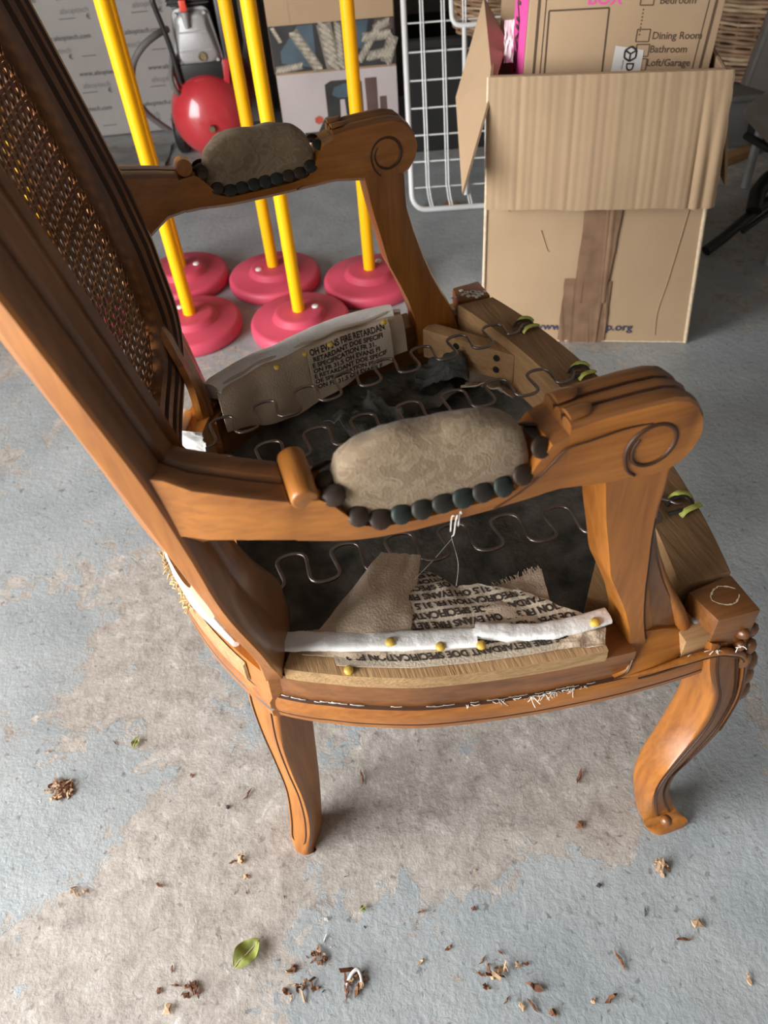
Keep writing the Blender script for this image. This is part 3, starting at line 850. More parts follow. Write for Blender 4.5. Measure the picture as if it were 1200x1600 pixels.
# arms --------------------------------------------------------------
FR = [0, .03, .13, .24, .31, .345, .40, .48, .52, .60, .655, .69, .76, .87, .97, 1]
DH = {'R': [0, .0008, .0012, .0015, .0016, .0018, .0020, -.0012, -.0012, .0028, .0036, .0040, .0044, .0046, .0040, 0],
      'F': [0]*16,
      'S': [-.003, 0, .0012, .0012, -.0004, -.0052, -.0008, .0016, .0016, -.0004, -.0052, -.0008, .0012, .0012, 0, -.003]}
ARM = [ # x, z bottom, z top, y outer, y inner, type
 (-.262, .619, .677, .263, .222, 'R'), (-.248, .6205, .6745, .2685, .230, 'R'), (-.233, .620, .668, .277, .237, 'R'), (-.200, .617, .6585, .287, .249, 'R'), (-.1785, .613, .652, .2915, .2545, 'R'),
 (-.178, .612, .650, .2915, .2545, 'F'), (-.160, .608, .650, .295, .259, 'F'), (-.154, .607, .646, .2963, .2598, 'F'), (-.146, .606, .635, .298, .261, 'F'), (-.137, .605, .6225, .2995, .262, 'F'), (-.125, .604, .6175, .301, .263, 'F'), (-.100, .6035, .617, .3035, .265, 'F'),
 (-.050, .604, .618, .3055, .267, 'F'), (-.030, .605, .6215, .306, .267, 'F'), (-.021, .605, .630, .306, .2673, 'F'), (-.012, .6055, .645, .306, .2675, 'F'), (-.006, .606, .653, .306, .2675, 'F'), (.0058, .606, .657, .306, .2675, 'F'),
 (.0062, .606, .6645, .306, .2675, 'S'), (.030, .602, .6675, .307, .268, 'S'), (.060, .598, .6685, .3085, .268, 'S'), (.078, .597, .668, .309, .2685, 'S'), (.090, .598, .6645, .309, .2685, 'S'), (.099, .603, .657, .309, .269, 'S'), (.1055, .612, .646, .309, .269, 'S'), (.1085, .622, .634, .309, .269, 'S')]
for s in (-1, 1):
    rings = []
    for x, zb, zt, yo, yi, ty in ARM:
        w = yo-yi; ring = []
        for fr, dh in zip(FR, DH[ty]): ring.append((x, s*(yo-w*fr), zt+dh))
        fl_ = interp([(-.262, -.045), (-.240, -.036), (-.225, -.020), (-.205, -.009), (-.180, -.003), (-.16, 0)], x)[0]
        ring += [(x, s*(yi+.001), zb+.006+fl_), (x, s*(yi+.006), zb+.001+fl_), (x, s*(yo-.004), zb), (x, s*(yo-.0005), zb+.004)]
        rings.append(ring)
    bm = loft(rings); k = len(rings[0])
    for i, f in enumerate(bm.faces):
        if i >= k*(len(rings)-1): continue
        st, j = i//k, i % k
        ty = ARM[st][5]
        if j < 15 and ty == 'R': f.material_index = 2 if j in (7,) else 1
        elif j < 15 and ty == 'S': f.material_index = 2 if j in (5, 10) else 1
        elif j < 15 and ty == 'F' and ARM[st][0] > -.01: f.material_index = 1
        elif j in (15, 16): f.material_index = 3
    arm = part('arm', bm, ['honey_x', 'brown_x', 'groove', 'honey_x'], smooth=32)
    # round cross roll behind the pad
    pr = [(-.1685+(.0 if t < .5 else .0), s*lerp(.2945, .2575, t), lerp(.6525, .660, t)) for t in [i/8 for i in range(9)]]
    bm = bevel(tube(pr, .0092, seg=16), .002, 60); part('arm_roll', bm, 'honey_y', smooth=60)
    # two tongue ends of the fluting
    for fr in (.24, .72):
        y = s*(.3065-.039*fr)
        bm = bmesh.new(); rings = []
        for t in range(7):
            a = t/6*PI/2
            rr = .0066*math.cos(a) if t < 6 else .0003
            rings.append([(.014+.010*math.sin(a)+.0, y+rr*math.cos(q), .6685+.0028*max(0, math.sin(q))) for q in [2*PI*m/12 for m in range(12)]])
        rings.insert(0, [(.0066, y+.0066*math.cos(q), .6675+.003*max(0, math.sin(q))) for q in [2*PI*m/12 for m in range(12)]])
        finish('flute_end', loft(rings), 'brown_x', arm, 50)
    # incised scroll and lines: on the outer and the inner cheek
    for side in (0, 1):
        yf = s*(.3083 if side == 0 else .2692)
        sp = []
        for i in range(44):
            t = i/43; a = math.radians(250-470*t); r = .0205*(1-.30*t**1.5)*(1 if t > .1 else 1+.25*(.1-t)/.1)
            sp.append((.0695+r*math.cos(a), yf, .629+r*math.sin(a)))
        finish('carved_scroll', tube(sp, lambda t: .0012+.0007*math.sin(PI*t), seg=8), 'groove', arm, 60)
        ln = [(.066, yf, .6505), (.045, yf, .652), (.020, yf, .650), (.004, yf-s*(.0015 if side == 0 else 0), .647), (-.006, yf-s*(.002 if side == 0 else .0003), .636), (-.022, yf-s*(.0025 if side == 0 else .0006), .621), (-.045, yf-s*(.003 if side == 0 else .0008), .6085)]
        finish('carved_line', tube(smooth_path(ln, 4), .0008, seg=6), 'groove', arm, 60)

    # upholstered pad -------------------------------------------------
    def pad_half(x):   # outline half widths
        t = (x+.080)/.072
        return max(0.02, 1-abs(t)**5)**.5 if abs(t) < 1 else .14
    rings = []
    for i in range(33):
        x = lerp(-.1475, -.0185, i/32); t = (x+.083)/.0648
        e = max(0.0, 1-abs(t)**4.5)**.5
        yo, yi = interp([(a[0], a[3], a[4]) for a in ARM], x)
        yo -= .0035; yi += .0035; ym = (yo+yi)/2; hw = (yo-yi)/2*(.72+.28*e)
        zb = interp([(-.150, .640), (-.146, .634), (-.137, .6225), (-.125, .6185), (-.03, .6215), (-.021, .630), (-.012, .645)], x)[0]
        top = lerp(zb+.008, .6815-.0025*t, e**.8)
        ring = []
        for j in range(17):
            a = PI*j/16
            cy = math.copysign(abs(math.cos(a))**.62, math.cos(a)); cz = math.sin(a)**.72
            lump = (.0034*nz(x*42, j*.40, s*3)+.0010*nz(x*130, j*1.1, s*7))*math.sin(a)
            ring.append((x, s*(ym+hw*cy), lerp(zb, top, cz)+lump))
        ring.append((x, s*ym, zb-.001))
        rings.append(ring)
    bm = loft(rings)
    pad = part('arm_pad', bm, 'brocade', smooth=75, label='worn brown brocade arm pad')
    # studs round the pad
    outline = []
    for i in range(200):
        x = lerp(-.1505, -.0125, i/199); t = (x+.0815)/.0696; e = max(0.0, 1-abs(t)**4.5)**.5
        yo, yi = interp([(a[0], a[3], a[4]) for a in ARM], x); yo -= .001; yi += .001
        ym = (yo+yi)/2; hw = (yo-yi)/2*(.80+.20*e)
        outline.append((x, ym, hw))
    loop = [(x, ym+hw) for x, ym, hw in outline]+[(outline[-1][0]+.002, outline[-1][1]+outline[-1][2]*q) for q in (.5, 0, -.5)]+[(x, ym-hw) for x, ym, hw in outline[::-1]]+[(outline[0][0]-.002, outline[0][1]-outline[0][2]*q) for q in (.5, 0, -.5)]
    L = [0]
    for a, b in zip(loop, loop[1:]+loop[:1]): L.append(L[-1]+math.hypot(b[0]-a[0], b[1]-a[1]))
    ns = round(L[-1]/.0141); cache = {}
    for q in range(ns):
        d = L[-1]*q/ns
        i = max(k for k in range(len(loop)) if L[k] <= d)
        x, y = loop[i]
        zb = interp([(-.154, .649), (-.150, .646), (-.146, .639), (-.137, .6265), (-.125, .6215), (-.03, .6245), (-.020, .634), (-.0125, .6475)], x)[0]+.0028
        ym, hw = interp(outline, x)
        out = max(-1, min(1, (y-ym)/max(hw, .004)))
        # studs at the sides face outwards, those at the ends face along the arm and up
        xx = (x+.0815)/.0696
        nrm = Vector((.22*xx**5 if abs(xx) < 1.1 else math.copysign(.22, xx), s*out*.85, .62)).normalized()
        key = random.choice(['stud', 'stud_green', 'stud_rust', 'stud']) if -.135 < x < -.01 else random.choice(['stud_rust', 'stud_rust', 'stud'])
        if key not in cache:
            bm = lathe([(.0001, .0030), (.0028, .0027), (.0052, .0018), (.0073, .0004), (.0076, -.0010), (.0070, -.0016)], (0, 0, 0), 14)
            cache[key] = finish('stud', bm, key, pad, 60)
            o = cache[key]
        else:
            o = cache[key].copy(); COL.objects.link(o); o.parent = pad
        o.location = Vector((x, s*y, zb))+nrm*.001
        o.rotation_euler = Vector((0, 0, 1)).rotation_difference(nrm).to_euler()
        o.scale = (1.0+random.uniform(-.06, .08), 1.0+random.uniform(-.08, .06), .68)

    # front arm post -----------------------------------------------------
    POST = [ # z, xr, xf, xe
     (.614, .038, .092, .090), (.597, .0415, .0945, .092), (.575, .0450, .0945, .092), (.556, .0485, .0955, .091), (.523, .056, .104, .0935), (.487, .0635, .1155, .098), (.457, .0765, .127, .1015), (.428, .088, .1405, .106), (.394, .098, .157, .112), (.364, .1005, .167, .118), (.338, .100, .170, .124)]
    rings = []
    for i in range(37):
        z = lerp(.614, .338, i/36); xr, xf, xe = interp(POST, z)
        fl = max(0, (.42-z)/.08)
        yo, yi = .3065+.010*fl**1.5, .2685
        rings.append([(x, s*y, z) for x, y in ((xr, yo-.001), (xr-.0006, yo-.004), (xr-.0006, yi+.003), (xr, yi), (xf-.012, yi), (xf-.003, yi+.004), (xf, lerp(yi, yo, .4)), (xf, lerp(yi, yo, .62)), (xf-.003, yo-.0075), (xf-.008, yo-.0045), (lerp(xe, xf, .22), yo-.0045), (xe+.0022, yo-.0020), (xe+.0006, yo-.002), (xe-.001, yo))])
    bm = loft(rings); k = len(rings[0])
    for i, f in enumerate(bm.faces):
        if i < k*36 and (i//k) > 8:
            f.material_index = 1 if i % k in (11,) else (2 if i % k in (5, 6, 7, 8, 9) else 0)
    post = part('arm_post', bm, ['honey_z', 'groove', 'brown_z'], smooth=32)
    # pointed leaf moulding at the foot of the post
    rings = []
    for i in range(15):
        t = i/14; z = lerp(.505, .366, t); xr, xf, xe = interp(POST, z)
        hw = .002+.010*t**.8*(1 if t < .9 else 1-.25*(t-.9)/.1); xc = lerp(xf-.004, xf-.006, t); yc = .295+.010*max(0, (t-.6)/.4)
        rings.append([(xc+hw*math.cos(a)*.75, s*(yc+(.0045+.004*t)*math.sin(a)), z) for a in [2*PI*j/12 for j in range(12)]])
    finish('leaf_moulding', loft(rings), 'honey_z', post, 60)

# springs -----------------------------------------------------------------
def spring_path(yr, yf, ph, per=9):
    pts = []
    xr_, xf_ = rear_x(yr)+.012, front_x(yf)-.020
    n = per*22
    for i in range(n+1):
        t = i/n; a = 2*PI*per*t+ph
        x = lerp(xr_, xf_, t); ym = lerp(yr, yf, t)
        A = .0220*min(1, t*14, (1-t)*14)
        w = math.sin(a); w = math.copysign(abs(w)**.72, w)
        pts.append((x-.0065*math.sin(2*a)*min(1, (1-t)*14, t*14), ym+A*w, .401+.007*math.sin(PI*t)))
    return pts
for k, (yr, yf, ph) in enumerate(((.112, .187, 0.4), (.048, .062, 0.9), (-.048, -.062, 2.2), (-.118, -.187, 3.6))):
    bm = tube(spring_path(yr, yf, ph), .0020, seg=8)
    part('spring', bm, 'steel', smooth=80)
    cx = front_x(yf)-.020
    bm = tube(smooth_path([(cx-.018, yf-.006, .3985), (cx-.006, yf-.010, .403), (cx+.008, yf-.008, .4015), (cx+.011, yf, .4010), (cx+.008, yf+.008, .4015), (cx-.006, yf+.008, .403), (cx-.014, yf+.004, .3985)], 5), .0022, seg=8, flat=.7)
    clip = part('spring_clip', bm, 'black_metal', smooth=60)
    bm = tube(smooth_path([(cx-.008, yf-.013, .398), (cx-.004, yf-.013, .404), (cx+.004, yf-.0125, .4055), (cx+.014, yf-.010, .403), (cx+.016, yf-.004, .399)], 5), .0036, seg=8, flat=.5)
    tube(smooth_path([(cx-.006, yf+.012, .398), (cx+.002, yf+.012, .4045), (cx+.012, yf+.010, .403), (cx+.017, yf+.007, .3985)], 5), .0032, bm, 8, flat=.5)
    finish('clip_tape', bm, 'tape_green', clip, 60)
    # rear fixing
    bm = box((rear_x(yr)+.012, yr, .3895), (.016, .014, .013)); bevel(bm, .002)
    part('spring_bracket', bm, 'black_metal')

# bottom cloth ------------------------------------------------------------
def dust(u, v):
    x = lerp(-.225, .215, u)
    yl = interp([(p[0], p[1]) for p in PATH], x)[0]-.030
    y = lerp(-yl, yl, v)
    e = min(u, 1-u, v, 1-v)
    z = .318-.030*min(1, e*5)+.006*nz(x*14, y*14)+.003*nz(x*40, y*40, 4)
    return (x, y, z)
part('dust_cover', sheet(dust, 44, 60, .0015), 'dust_cloth', smooth=70, label='dusty dark cloth closing the underside of the seat')
def rag(name, c, sx, sy, ang, h, seed, mat):
    ca, sa = math.cos(ang), math.sin(ang)
    def fn(u, v):
        a, b = (u-.5)*sx, (v-.5)*sy
        z = c[2]+h*(.5+.5*math.sin(u*5+seed))*(1-abs(v-.5)*1.2)+.010*nz(u*4+seed, v*4)+.004*nz(u*11, v*11+seed)
        return (c[0]+ca*a-sa*b+.006*nz(u*5, v*5, seed), c[1]+sa*a+ca*b+.006*nz(v*5, u*5, seed+4), z)
    o = part(name, sheet(fn, 26, 22, .0014), mat, smooth=75); return o
rag('rag', (-0.0188, 0.1561, 0.3350), .085, .07, .5, .022, 1.3, 'dark_cloth')['label'] = 'crumpled grey rag under the springs'
rag('rag', (0.1161, 0.2171, 0.3300), .075, .06, -.4, .040, 4.1, 'dark_cloth')
rag('rag', (0.1799, 0.1793, 0.3200), .08, .075, .9, .035, 2.2, 'cloth_tan')['label'] = 'tan rag by the front rail'
rag('rag', (0.0618, 0.2042, 0.3150), .12, .08, .3, .012, 7.7, 'dust_cloth')

# near side covering: foam strip, printed lining and calico -----------------
TEXT = 'OH EVANS FIRE RETARDANT DOE SPECIFICATION FR 31.5 '
def yrail(x): return interp(PATH and [(p[0], p[1]) for p in PATH], x)[0]
def near_sheet(x, v):
    """x along the rail, v metres inwards from just behind the plywood edge"""
    y = -(yrail(x)-.008)+v
    hump = .010*math.exp(-((v-.075)/.045)**2)
    z = .3985+hump+.0035*nz(x*30, v*30, 1)*min(1, v/.03)+.002*nz(x*80, v*80)*min(1, v/.03)-.25*max(0, v-.085)
    return Vector((x, y, z))
def top_edge(x): # how far in the printed lining reaches
    return interp([(-.150, .030), (-.120, .060), (-.095, .085), (-.060, .128), (-.046, .110), (-.035, .080), (-.02, .082), (.02, .066), (.05, .040), (.068, .028)], x)[0]+.003*nz(x*120, 3)
part('printed_lining', sheet(lambda u, v: near_sheet(lerp(-.165, .070, u), v*top_edge(lerp(-.165, .070, u))), 70, 24, .0008), 'cloth_print', smooth=75, label='cream fire retardant lining printed with capitals')
bm = bmesh.new()
for k in range(13):
    v0 = .004+k*.0105; s_ = TEXT*2; st = (k*11) % 36; s_ = s_[st:st+46]
    # the letters read from the far side: x runs backwards
    def fn(a, b, v0=v0, k=k):
        x = .072-a; v = v0+(.0085-b)*-1+.0065
        v = v0+b*1.0
        v = v0+.0088-b*1.0
        x = .070-a-.12*(v-.03)
        p = near_sheet(x, v); return p+Vector((0, 0, .0007))
    vv, ff = text_tris(s_, .0092, .0011)
    vs = {}
    for q in ff:
        cx = .070-sum(vv[i][0] for i in q)/3; cv = v0+.0088-sum(vv[i][1] for i in q)/3
        x = cx-.12*(cv-.03)
        if x < -.160 or x > .066 or cv > top_edge(x)-.003: continue
        if x < -.125+.4*0 and cv > .02: pass
        for i in q:
            if i not in vs: vs[i] = bm.verts.new(fn(vv[i][0], vv[i][1]))
        try: bm.faces.new([vs[i] for i in q])
        except ValueError: pass
o = part('printed_words', bm, 'ink', smooth=0, label='dark printed capitals on the lining'); o['kind'] = 'stuff'
# calico flaps
def flap(pts4, name, seed, label, bulge=.006, nu=18, nv=18, mat='cloth_tan'):
    A, B, C_, D = [Vector(p) for p in pts4]
    nrm = (B-A).cross(D-A).normalized()
    if nrm.z < 0: nrm = -nrm
    def fn(u, v):
        p = A.lerp(B, u).lerp(D.lerp(C_, u), v)
        return p+nrm*(bulge*math.sin(PI*u)*math.sin(PI*min(1, v+.1))+.004*nz(u*4+seed, v*3)+.0015*nz(u*12+seed, v*9))
    part(name, sheet(fn, nu, nv, .001), mat, smooth=75, label=label)
flap([(-0.1713, -0.2122, 0.4080), (-0.0951, -0.2495, 0.4040), (-0.0526, -0.1645, 0.4120), (-0.0885, -0.1487, 0.4160)], 'calico_flap', 1, 'plain tan calico flap reaching up to a spring', .010)
flap([(-0.0515, -0.2338, 0.4020), (0.0362, -0.2790, 0.4020), (0.0530, -0.2162, 0.4040), (-0.0128, -0.2220, 0.4040)], 'calico_flap', 5, 'frayed tan calico flap by the arm post', .004)
flap([(-0.1913, -0.2255, 0.3985), (-0.1213, -0.2606, 0.3985), (-0.1092, -0.2290, 0.4040), (-0.1807, -0.2064, 0.4050)], 'calico_flap', 9, 'folded calico edge on the plywood', .002)
flap([(0.0248, -0.3019, 0.3985), (0.0682, -0.3132, 0.3985), (0.0803, -0.2905, 0.4040), (0.0440, -0.2843, 0.4050)], 'calico_flap', 13, 'calico corner at the arm post', .003)
# fringe on the frayed flap
bm = bmesh.new(); rnd = random.Random(8)
A, B = Vector((-0.0132, -0.2227, 0.4050)), Vector((0.0525, -0.2169, 0.4050))
for i in range(60):
    p = A.lerp(B, rnd.random()); d = Vector((rnd.uniform(-.3, .3), 1, rnd.uniform(-.2, .5))).normalized()*rnd.uniform(.002, .006)
    tube([p-d*.3, p+d*.5, p+d+Vector((rnd.uniform(-.001, .001), 0, 0))], .00025, bm, 4)
o = part('frayed_threads', bm, 'cloth_tan', smooth=0); o['kind'] = 'stuff'
# foam strips
def strip(name, pts, wa, h, seed, label):
    sp = smooth_path(pts, 8); rings = []
    for i, p in enumerate(sp):
        t = sp[min(len(sp)-1, i+1)]-sp[max(0, i-1)]; t.normalize(); n = Vector((-t.y, t.x, 0)).normalized()
        w = wa*(1+.12*nz(i*.35, seed)); hh = h*(1+.25*nz(i*.5, seed+5))
        ring = []
        for j in range(14):
            a = 2*PI*j/14
            cx = math.copysign(abs(math.cos(a))**.6, math.cos(a)); cz = math.copysign(abs(math.sin(a))**.8, math.sin(a))
            ring.append(p+n*(w*cx+.0012*nz(i*.5, j))+Vector((0, 0, hh*cz+.0012*nz(i*.4, j*.7, seed))))
        rings.append(ring)
    part(name, loft(rings), 'foam', smooth=75, label=label)
strip('foam_strip', [(-0.2072, -0.2100, 0.4050), (-0.1726, -0.2224, 0.4050), (-0.1285, -0.2391, 0.4050), (-0.0844, -0.2543, 0.4050), (-0.0375, -0.2691, 0.4050)], .0100, .0045, 2, 'white foam strip over the lining, rear length')
strip('foam_strip', [(-0.0366, -0.2624, 0.4075), (-0.0065, -0.2768, 0.4075), (0.0323, -0.2878, 0.4075), (0.0821, -0.2909, 0.4075)], .0085, .0045, 6, 'white foam strip over the lining, front length')
def tacks(pts):
    c = None
    for p in pts:
        if c is None:
            bm = bmesh.new(); bmesh.ops.create_icosphere(bm, subdivisions=2, radius=.0046)
            for v in bm.verts: v.co += v.normal*.0009*nz(v.co.x*400, v.co.y*400, v.co.z*400); v.co.z *= .8
            c = part('glue_blob', bm, 'tack', smooth=70); o = c
        else:
            o = c.copy(); COL.objects.link(o); o.parent = chair
        o.location = p
tacks([(-0.1131, -0.2490, 0.4095), (-0.0723, -0.2681, 0.4075), (-0.0380, -0.2803, 0.4085), (0.0658, -0.2958, 0.4120), (-0.1557, -0.2566, 0.3980)])
# loose threads
bm = bmesh.new()
a, b = Vector((-0.0156, -0.1533, 0.4100)), Vector((-0.0686, -0.1905, 0.4120))
tube([a, a.lerp(b, .5)+Vector((0, 0, -.002)), b], .0004, bm, 5)
c0 = Vector((-0.0727, -0.3000, 0.6171)); 
tube(smooth_path([c0+Vector((0, -.0075, -.002)), Vector((-0.0725, -0.3040, 0.6053)), Vector((-0.0642, -0.2800, 0.5648)), Vector((-0.0189, -0.1618, 0.4200)), Vector((-0.0216, -0.1854, 0.4100)), Vector((-0.0338, -0.2107, 0.4100))], 5), .0005, bm, 5)
tube(smooth_path([c0+Vector((.003, -.0075, -.002)), Vector((-0.0703, -0.3065, 0.6162)), Vector((-0.0710, -0.3050, 0.6013))], 5), .0004, bm, 5)
tube(smooth_path([c0+Vector((-.002, -.0075, -.002)), Vector((-0.0762, -0.3065, 0.6136)), Vector((-0.0766, -0.3050, 0.5984))], 5), .0004, bm, 5)
rnd = random.Random(11)
for i in range(46):   # white whiskers on the rebate
    x = rnd.choice([rnd.uniform(.0, .045), rnd.uniform(-.06, .07)]); y = -(yrail(x)+.003)
    p = Vector((x, y, .345)); d = Vector((rnd.uniform(-.8, .8), -.25, rnd.uniform(-1, .5))).normalized()*rnd.uniform(.003, .012)
    tube([p, p+d*.5+Vector((rnd.uniform(-.001, .001), -.001, 0)), p+d], .00035, bm, 4)
for i in range(10):
    x = rnd.uniform(.150, .205); p = Vector((x, -.3265-.010*max(0, (x-.15)/.05), .357+.002*rnd.random())); d = Vector((rnd.uniform(-1, 1), -.15, rnd.uniform(-.5, .3))).normalized()*rnd.uniform(.003, .007)
    tube([p, p+d*.6, p+d+Vector((0, 0, -.001))], .00045, bm, 4)
o = part('loose_threads', bm, 'thread', smooth=0); o['kind'] = 'stuff'

# far side covering ---------------------------------------------------------
sp = smooth_path([(-0.2063, 0.2031, 0.4040), (-0.1913, 0.2176, 0.4040), (-0.1387, 0.2449, 0.4040), (-0.1079, 0.2527, 0.4040), (-0.0408, 0.2776, 0.4040), (0.0186, 0.2887, 0.4040), (0.0678, 0.2869, 0.4040)], 8)
rings = []
for i, p in enumerate(sp):
    t = sp[min(len(sp)-1, i+1)]-sp[max(0, i-1)]; t.normalize(); n = Vector((-t.y, t.x, 0))
    rings.append([p+n*(.0150*math.cos(a))+Vector((0, 0, .0115*math.sin(a)+.0006*nz(i*.4, a))) for a in [2*PI*j/16 for j in range(16)]])
part('foam_roll', loft(rings), 'foam', smooth=75, label='white foam roll along the far seat rail')
def far_sheet(x, v):
    y = yrail(x)-.046-.006*math.sin(v*30)-.20*v
    if v < .02: y += .012*(1-v/.02)
    z = .4055-.92*max(0, v-.010)-.1*min(v, .010)
    return Vector((x, y+.005*nz(x*22, v*16, 3), z+.003*nz(x*25, v*20, 9)))
def far_len(x): return interp([(-.20, .060), (-.15, .085), (-.10, .100), (-.04, .085), (.03, .065), (.075, .06)], x)[0]
part('calico_lining', sheet(lambda u, v: far_sheet(lerp(-.200, .078, u), v*far_len(lerp(-.200, .078, u))), 50, 20, .001), 'cloth_tan', smooth=75, label='tan calico hanging inside the far rail')
def far_print(x, v): return far_sheet(x, v)+Vector((0, -.0030, .0016))
part('printed_lining', sheet(lambda u, v: far_print(lerp(-.070, .055, u), lerp(.008, .070, v)), 24, 12, .0008), 'cloth_print', smooth=75, label='cream printed lining patch on the far side')
bm = bmesh.new()
for k in range(7):
    s_ = (TEXT*2)[(k*13) % 40:(k*13) % 40+22]; vv, ff = text_tris(s_, .0092, .0011); vs = {}
    for q in ff:
        if any(vv[i][0] > .118 for i in q): continue
        for i in q:
            if i not in vs: vs[i] = bm.verts.new(far_print(-.066+vv[i][0], .012+k*.0088+.006-vv[i][1])+Vector((0, -.0010, .0004)))
        try: bm.faces.new([vs[i] for i in q])
        except ValueError: pass
o = part('printed_words', bm, 'ink', smooth=0); o['kind'] = 'stuff'
bm = tube(smooth_path([far_sheet(x, .004)+Vector((0, .002+.003*nz(x*60, 0), .004)) for x in [lerp(-.2, .078, i/14) for i in range(15)]], 4), .0032, seg=8, flat=.7)
part('calico_hem', bm, 'cloth_print', smooth=70)
tacks([(-0.1160, 0.2083, 0.4140), (-0.0753, 0.2222, 0.4140), (-0.0377, 0.2303, 0.4140), (0.0460, 0.2533, 0.4140)])
# white scrap at the back of the seat
flap([(-0.2612, 0.1347, 0.4100), (-0.2470, 0.0894, 0.4050), (-0.2308, 0.0852, 0.4050), (-0.2285, 0.0834, 0.4350)], 'foam_scrap', 3, 'scrap of white foam sheet at the back of the seat', .008, mat='foam')

# moulded foot where each arm post runs into the rail ---------------------------
for s in (-1, 1):
    out = [(.080, .3475), (.093, .352), (.098, .372), (.104, .392), (.128, .386), (.150, .378), (.164, .371), (.170, .363), (.160, .355), (.148, .3495), (.140, .3465)]
    rings = []
    for y, k in ((.287, 1.0), (.308, 1.0), (.3165, .985), (.3215, .95), (.3232, .90)):
        cx, cz = .118, .360
        rings.append([(cx+(x-cx)*k, s*(y-.022*max(0, (z-.352))/.04*(1 if y > .31 else 0)), cz+(z-cz)*k) for x, z in out])
    part('post_foot', loft(rings), 'honey_x', smooth=60)
    pth = [(.080, .3226, .350), (.092, .3226, .354), (.099, .3180, .366)]
    finish('carved_line', tube(smooth_path([(x, s*y, z) for x, y, z in pth], 5), .0010, seg=6), 'groove', chair.children[-1], 60)

# ---------------------------------------------------------------- slalom poles
def make_pole():
    t = thing('slalom_pole', 'x', 'pole', (0, 0, 0), 0, 'yellow slalom poles on round pink bases')
    base = finish('base', lathe([(.0001, .0), (.112, 0), (.1165, .004), (.1185, .014), (.1178, .026), (.114, .032), (.108, .0345), (.066, .0360), (.0635, .038), (.0575, .0485), (.0545, .0510), (.049, .0520), (.0001, .0520)], seg=56), 'pink', t, 50)
    finish('pole', lathe([(.0001, .05), (.0143, .05), (.0143, 1.07), (.012, 1.08), (.0001, 1.08)], seg=24), 'yellow', t, 50)
    finish('plug', lathe([(.0001, .055), (.0085, .055), (.0080, .0590), (.0055, .0605), (.0001, .0607)], (.038, -.012, -.0045), 14), 'white_plastic', base, 50)
    return t
def copy_tree(o, parent=None):
    c = o.copy(); COL.objects.link(c)
    if parent: c.parent = parent
    for ch in list(o.children): copy_tree(ch, c)
    return c
POLES = [((-.155, 1.598), .5, 'yellow pole on pink base, front row, just behind the foam roll of the seat'),
         ((-.224, 1.828), 3.9, 'yellow pole on pink base, back row, between the compressor and the armrest pad'),
         ((.021, 1.765), 1.2, 'yellow pole on pink base beside the post of the far armrest'),
         ((-.416, 1.630), 2.6, 'yellow pole on pink base, front row, passing behind the far back stile'),
         ((-.466, 1.872), .35, 'yellow pole on pink base, back row, partly covered by another pole'),
         ((-.700, 1.690), .35, 'yellow pole on pink base, seen only through the holes of the cane back')]
P0 = make_pole()
for i, ((x, y), rz_, lab) in enumerate(POLES):
    o = P0 if i == 0 else copy_tree(P0)
    o.location = (x, y, 0); o.rotation_euler = (0, 0, rz_); o['label'] = lab

# ---------------------------------------------------------------- insulation boards against the back wall
def boards():
    t = thing('insulation_board', 'stack of pale grey printed insulation boards leaning on the far wall', 'insulation', (-1.15, 3.12, 0))
    tilt = .0
    for k in range(3):
        b = box((0, .055-.05*k, .40+.002*k), (1.75-.03*k, .046, .80)); bevel(b, .002)
        finish('board', b, 'foam_board', t, 35)
    yf = -.045-.024-.0008
    bm = bmesh.new(); bm2 = bmesh.new()
    for r in range(14):
        z = .035+r*.057
        for c in range(8):
            x = -.86+c*.245+(.10 if (r//2) % 2 else 0.0)
            if x > .60: continue
            if r % 2 == 1:
                put_text(bm, 'www.alsoptech.com', .022, lambda a, b_, x=x, z=z: (x+a, yf, z+b_), .0005, .25)
            else:
                put_text(bm2, 'alsoptech', .026, lambda a, b_, x=x, z=z: (x+a, yf, z+.018+b_), .0004, .15)
                box((x+.02, yf, z+.004), (.055, .0006, .0022), bm); box((x+.155, yf, z+.004), (.050, .0006, .0022), bm)
                put_text(bm, '\u20ac', .022, lambda a, b_, x=x, z=z: (x+.085+a, yf, z-.002+b_), .001)
    finish('printed_address', bm, 'foam_print', t, 0)['kind'] = 'stuff'
    finish('printed_name', bm2, 'foam_print2', t, 0)['kind'] = 'stuff'
boards()
# low clutter at the foot of the boards
t = thing('plastic_sheet', 'crumpled grey plastic sheet on the floor by the compressor', 'sheet', (-.80, 2.78, 0))
finish('fold', sheet(lambda u, v: (lerp(-.16, .17, u), lerp(-.12, .13, v), .004+.020*max(0, nz(u*3, v*3, 2)+.25)+.006*nz(u*8, v*8)), 24, 20, .001), plain('grey_plastic_sheet', (.20, .20, .19), .3, var=.2), t, 70)

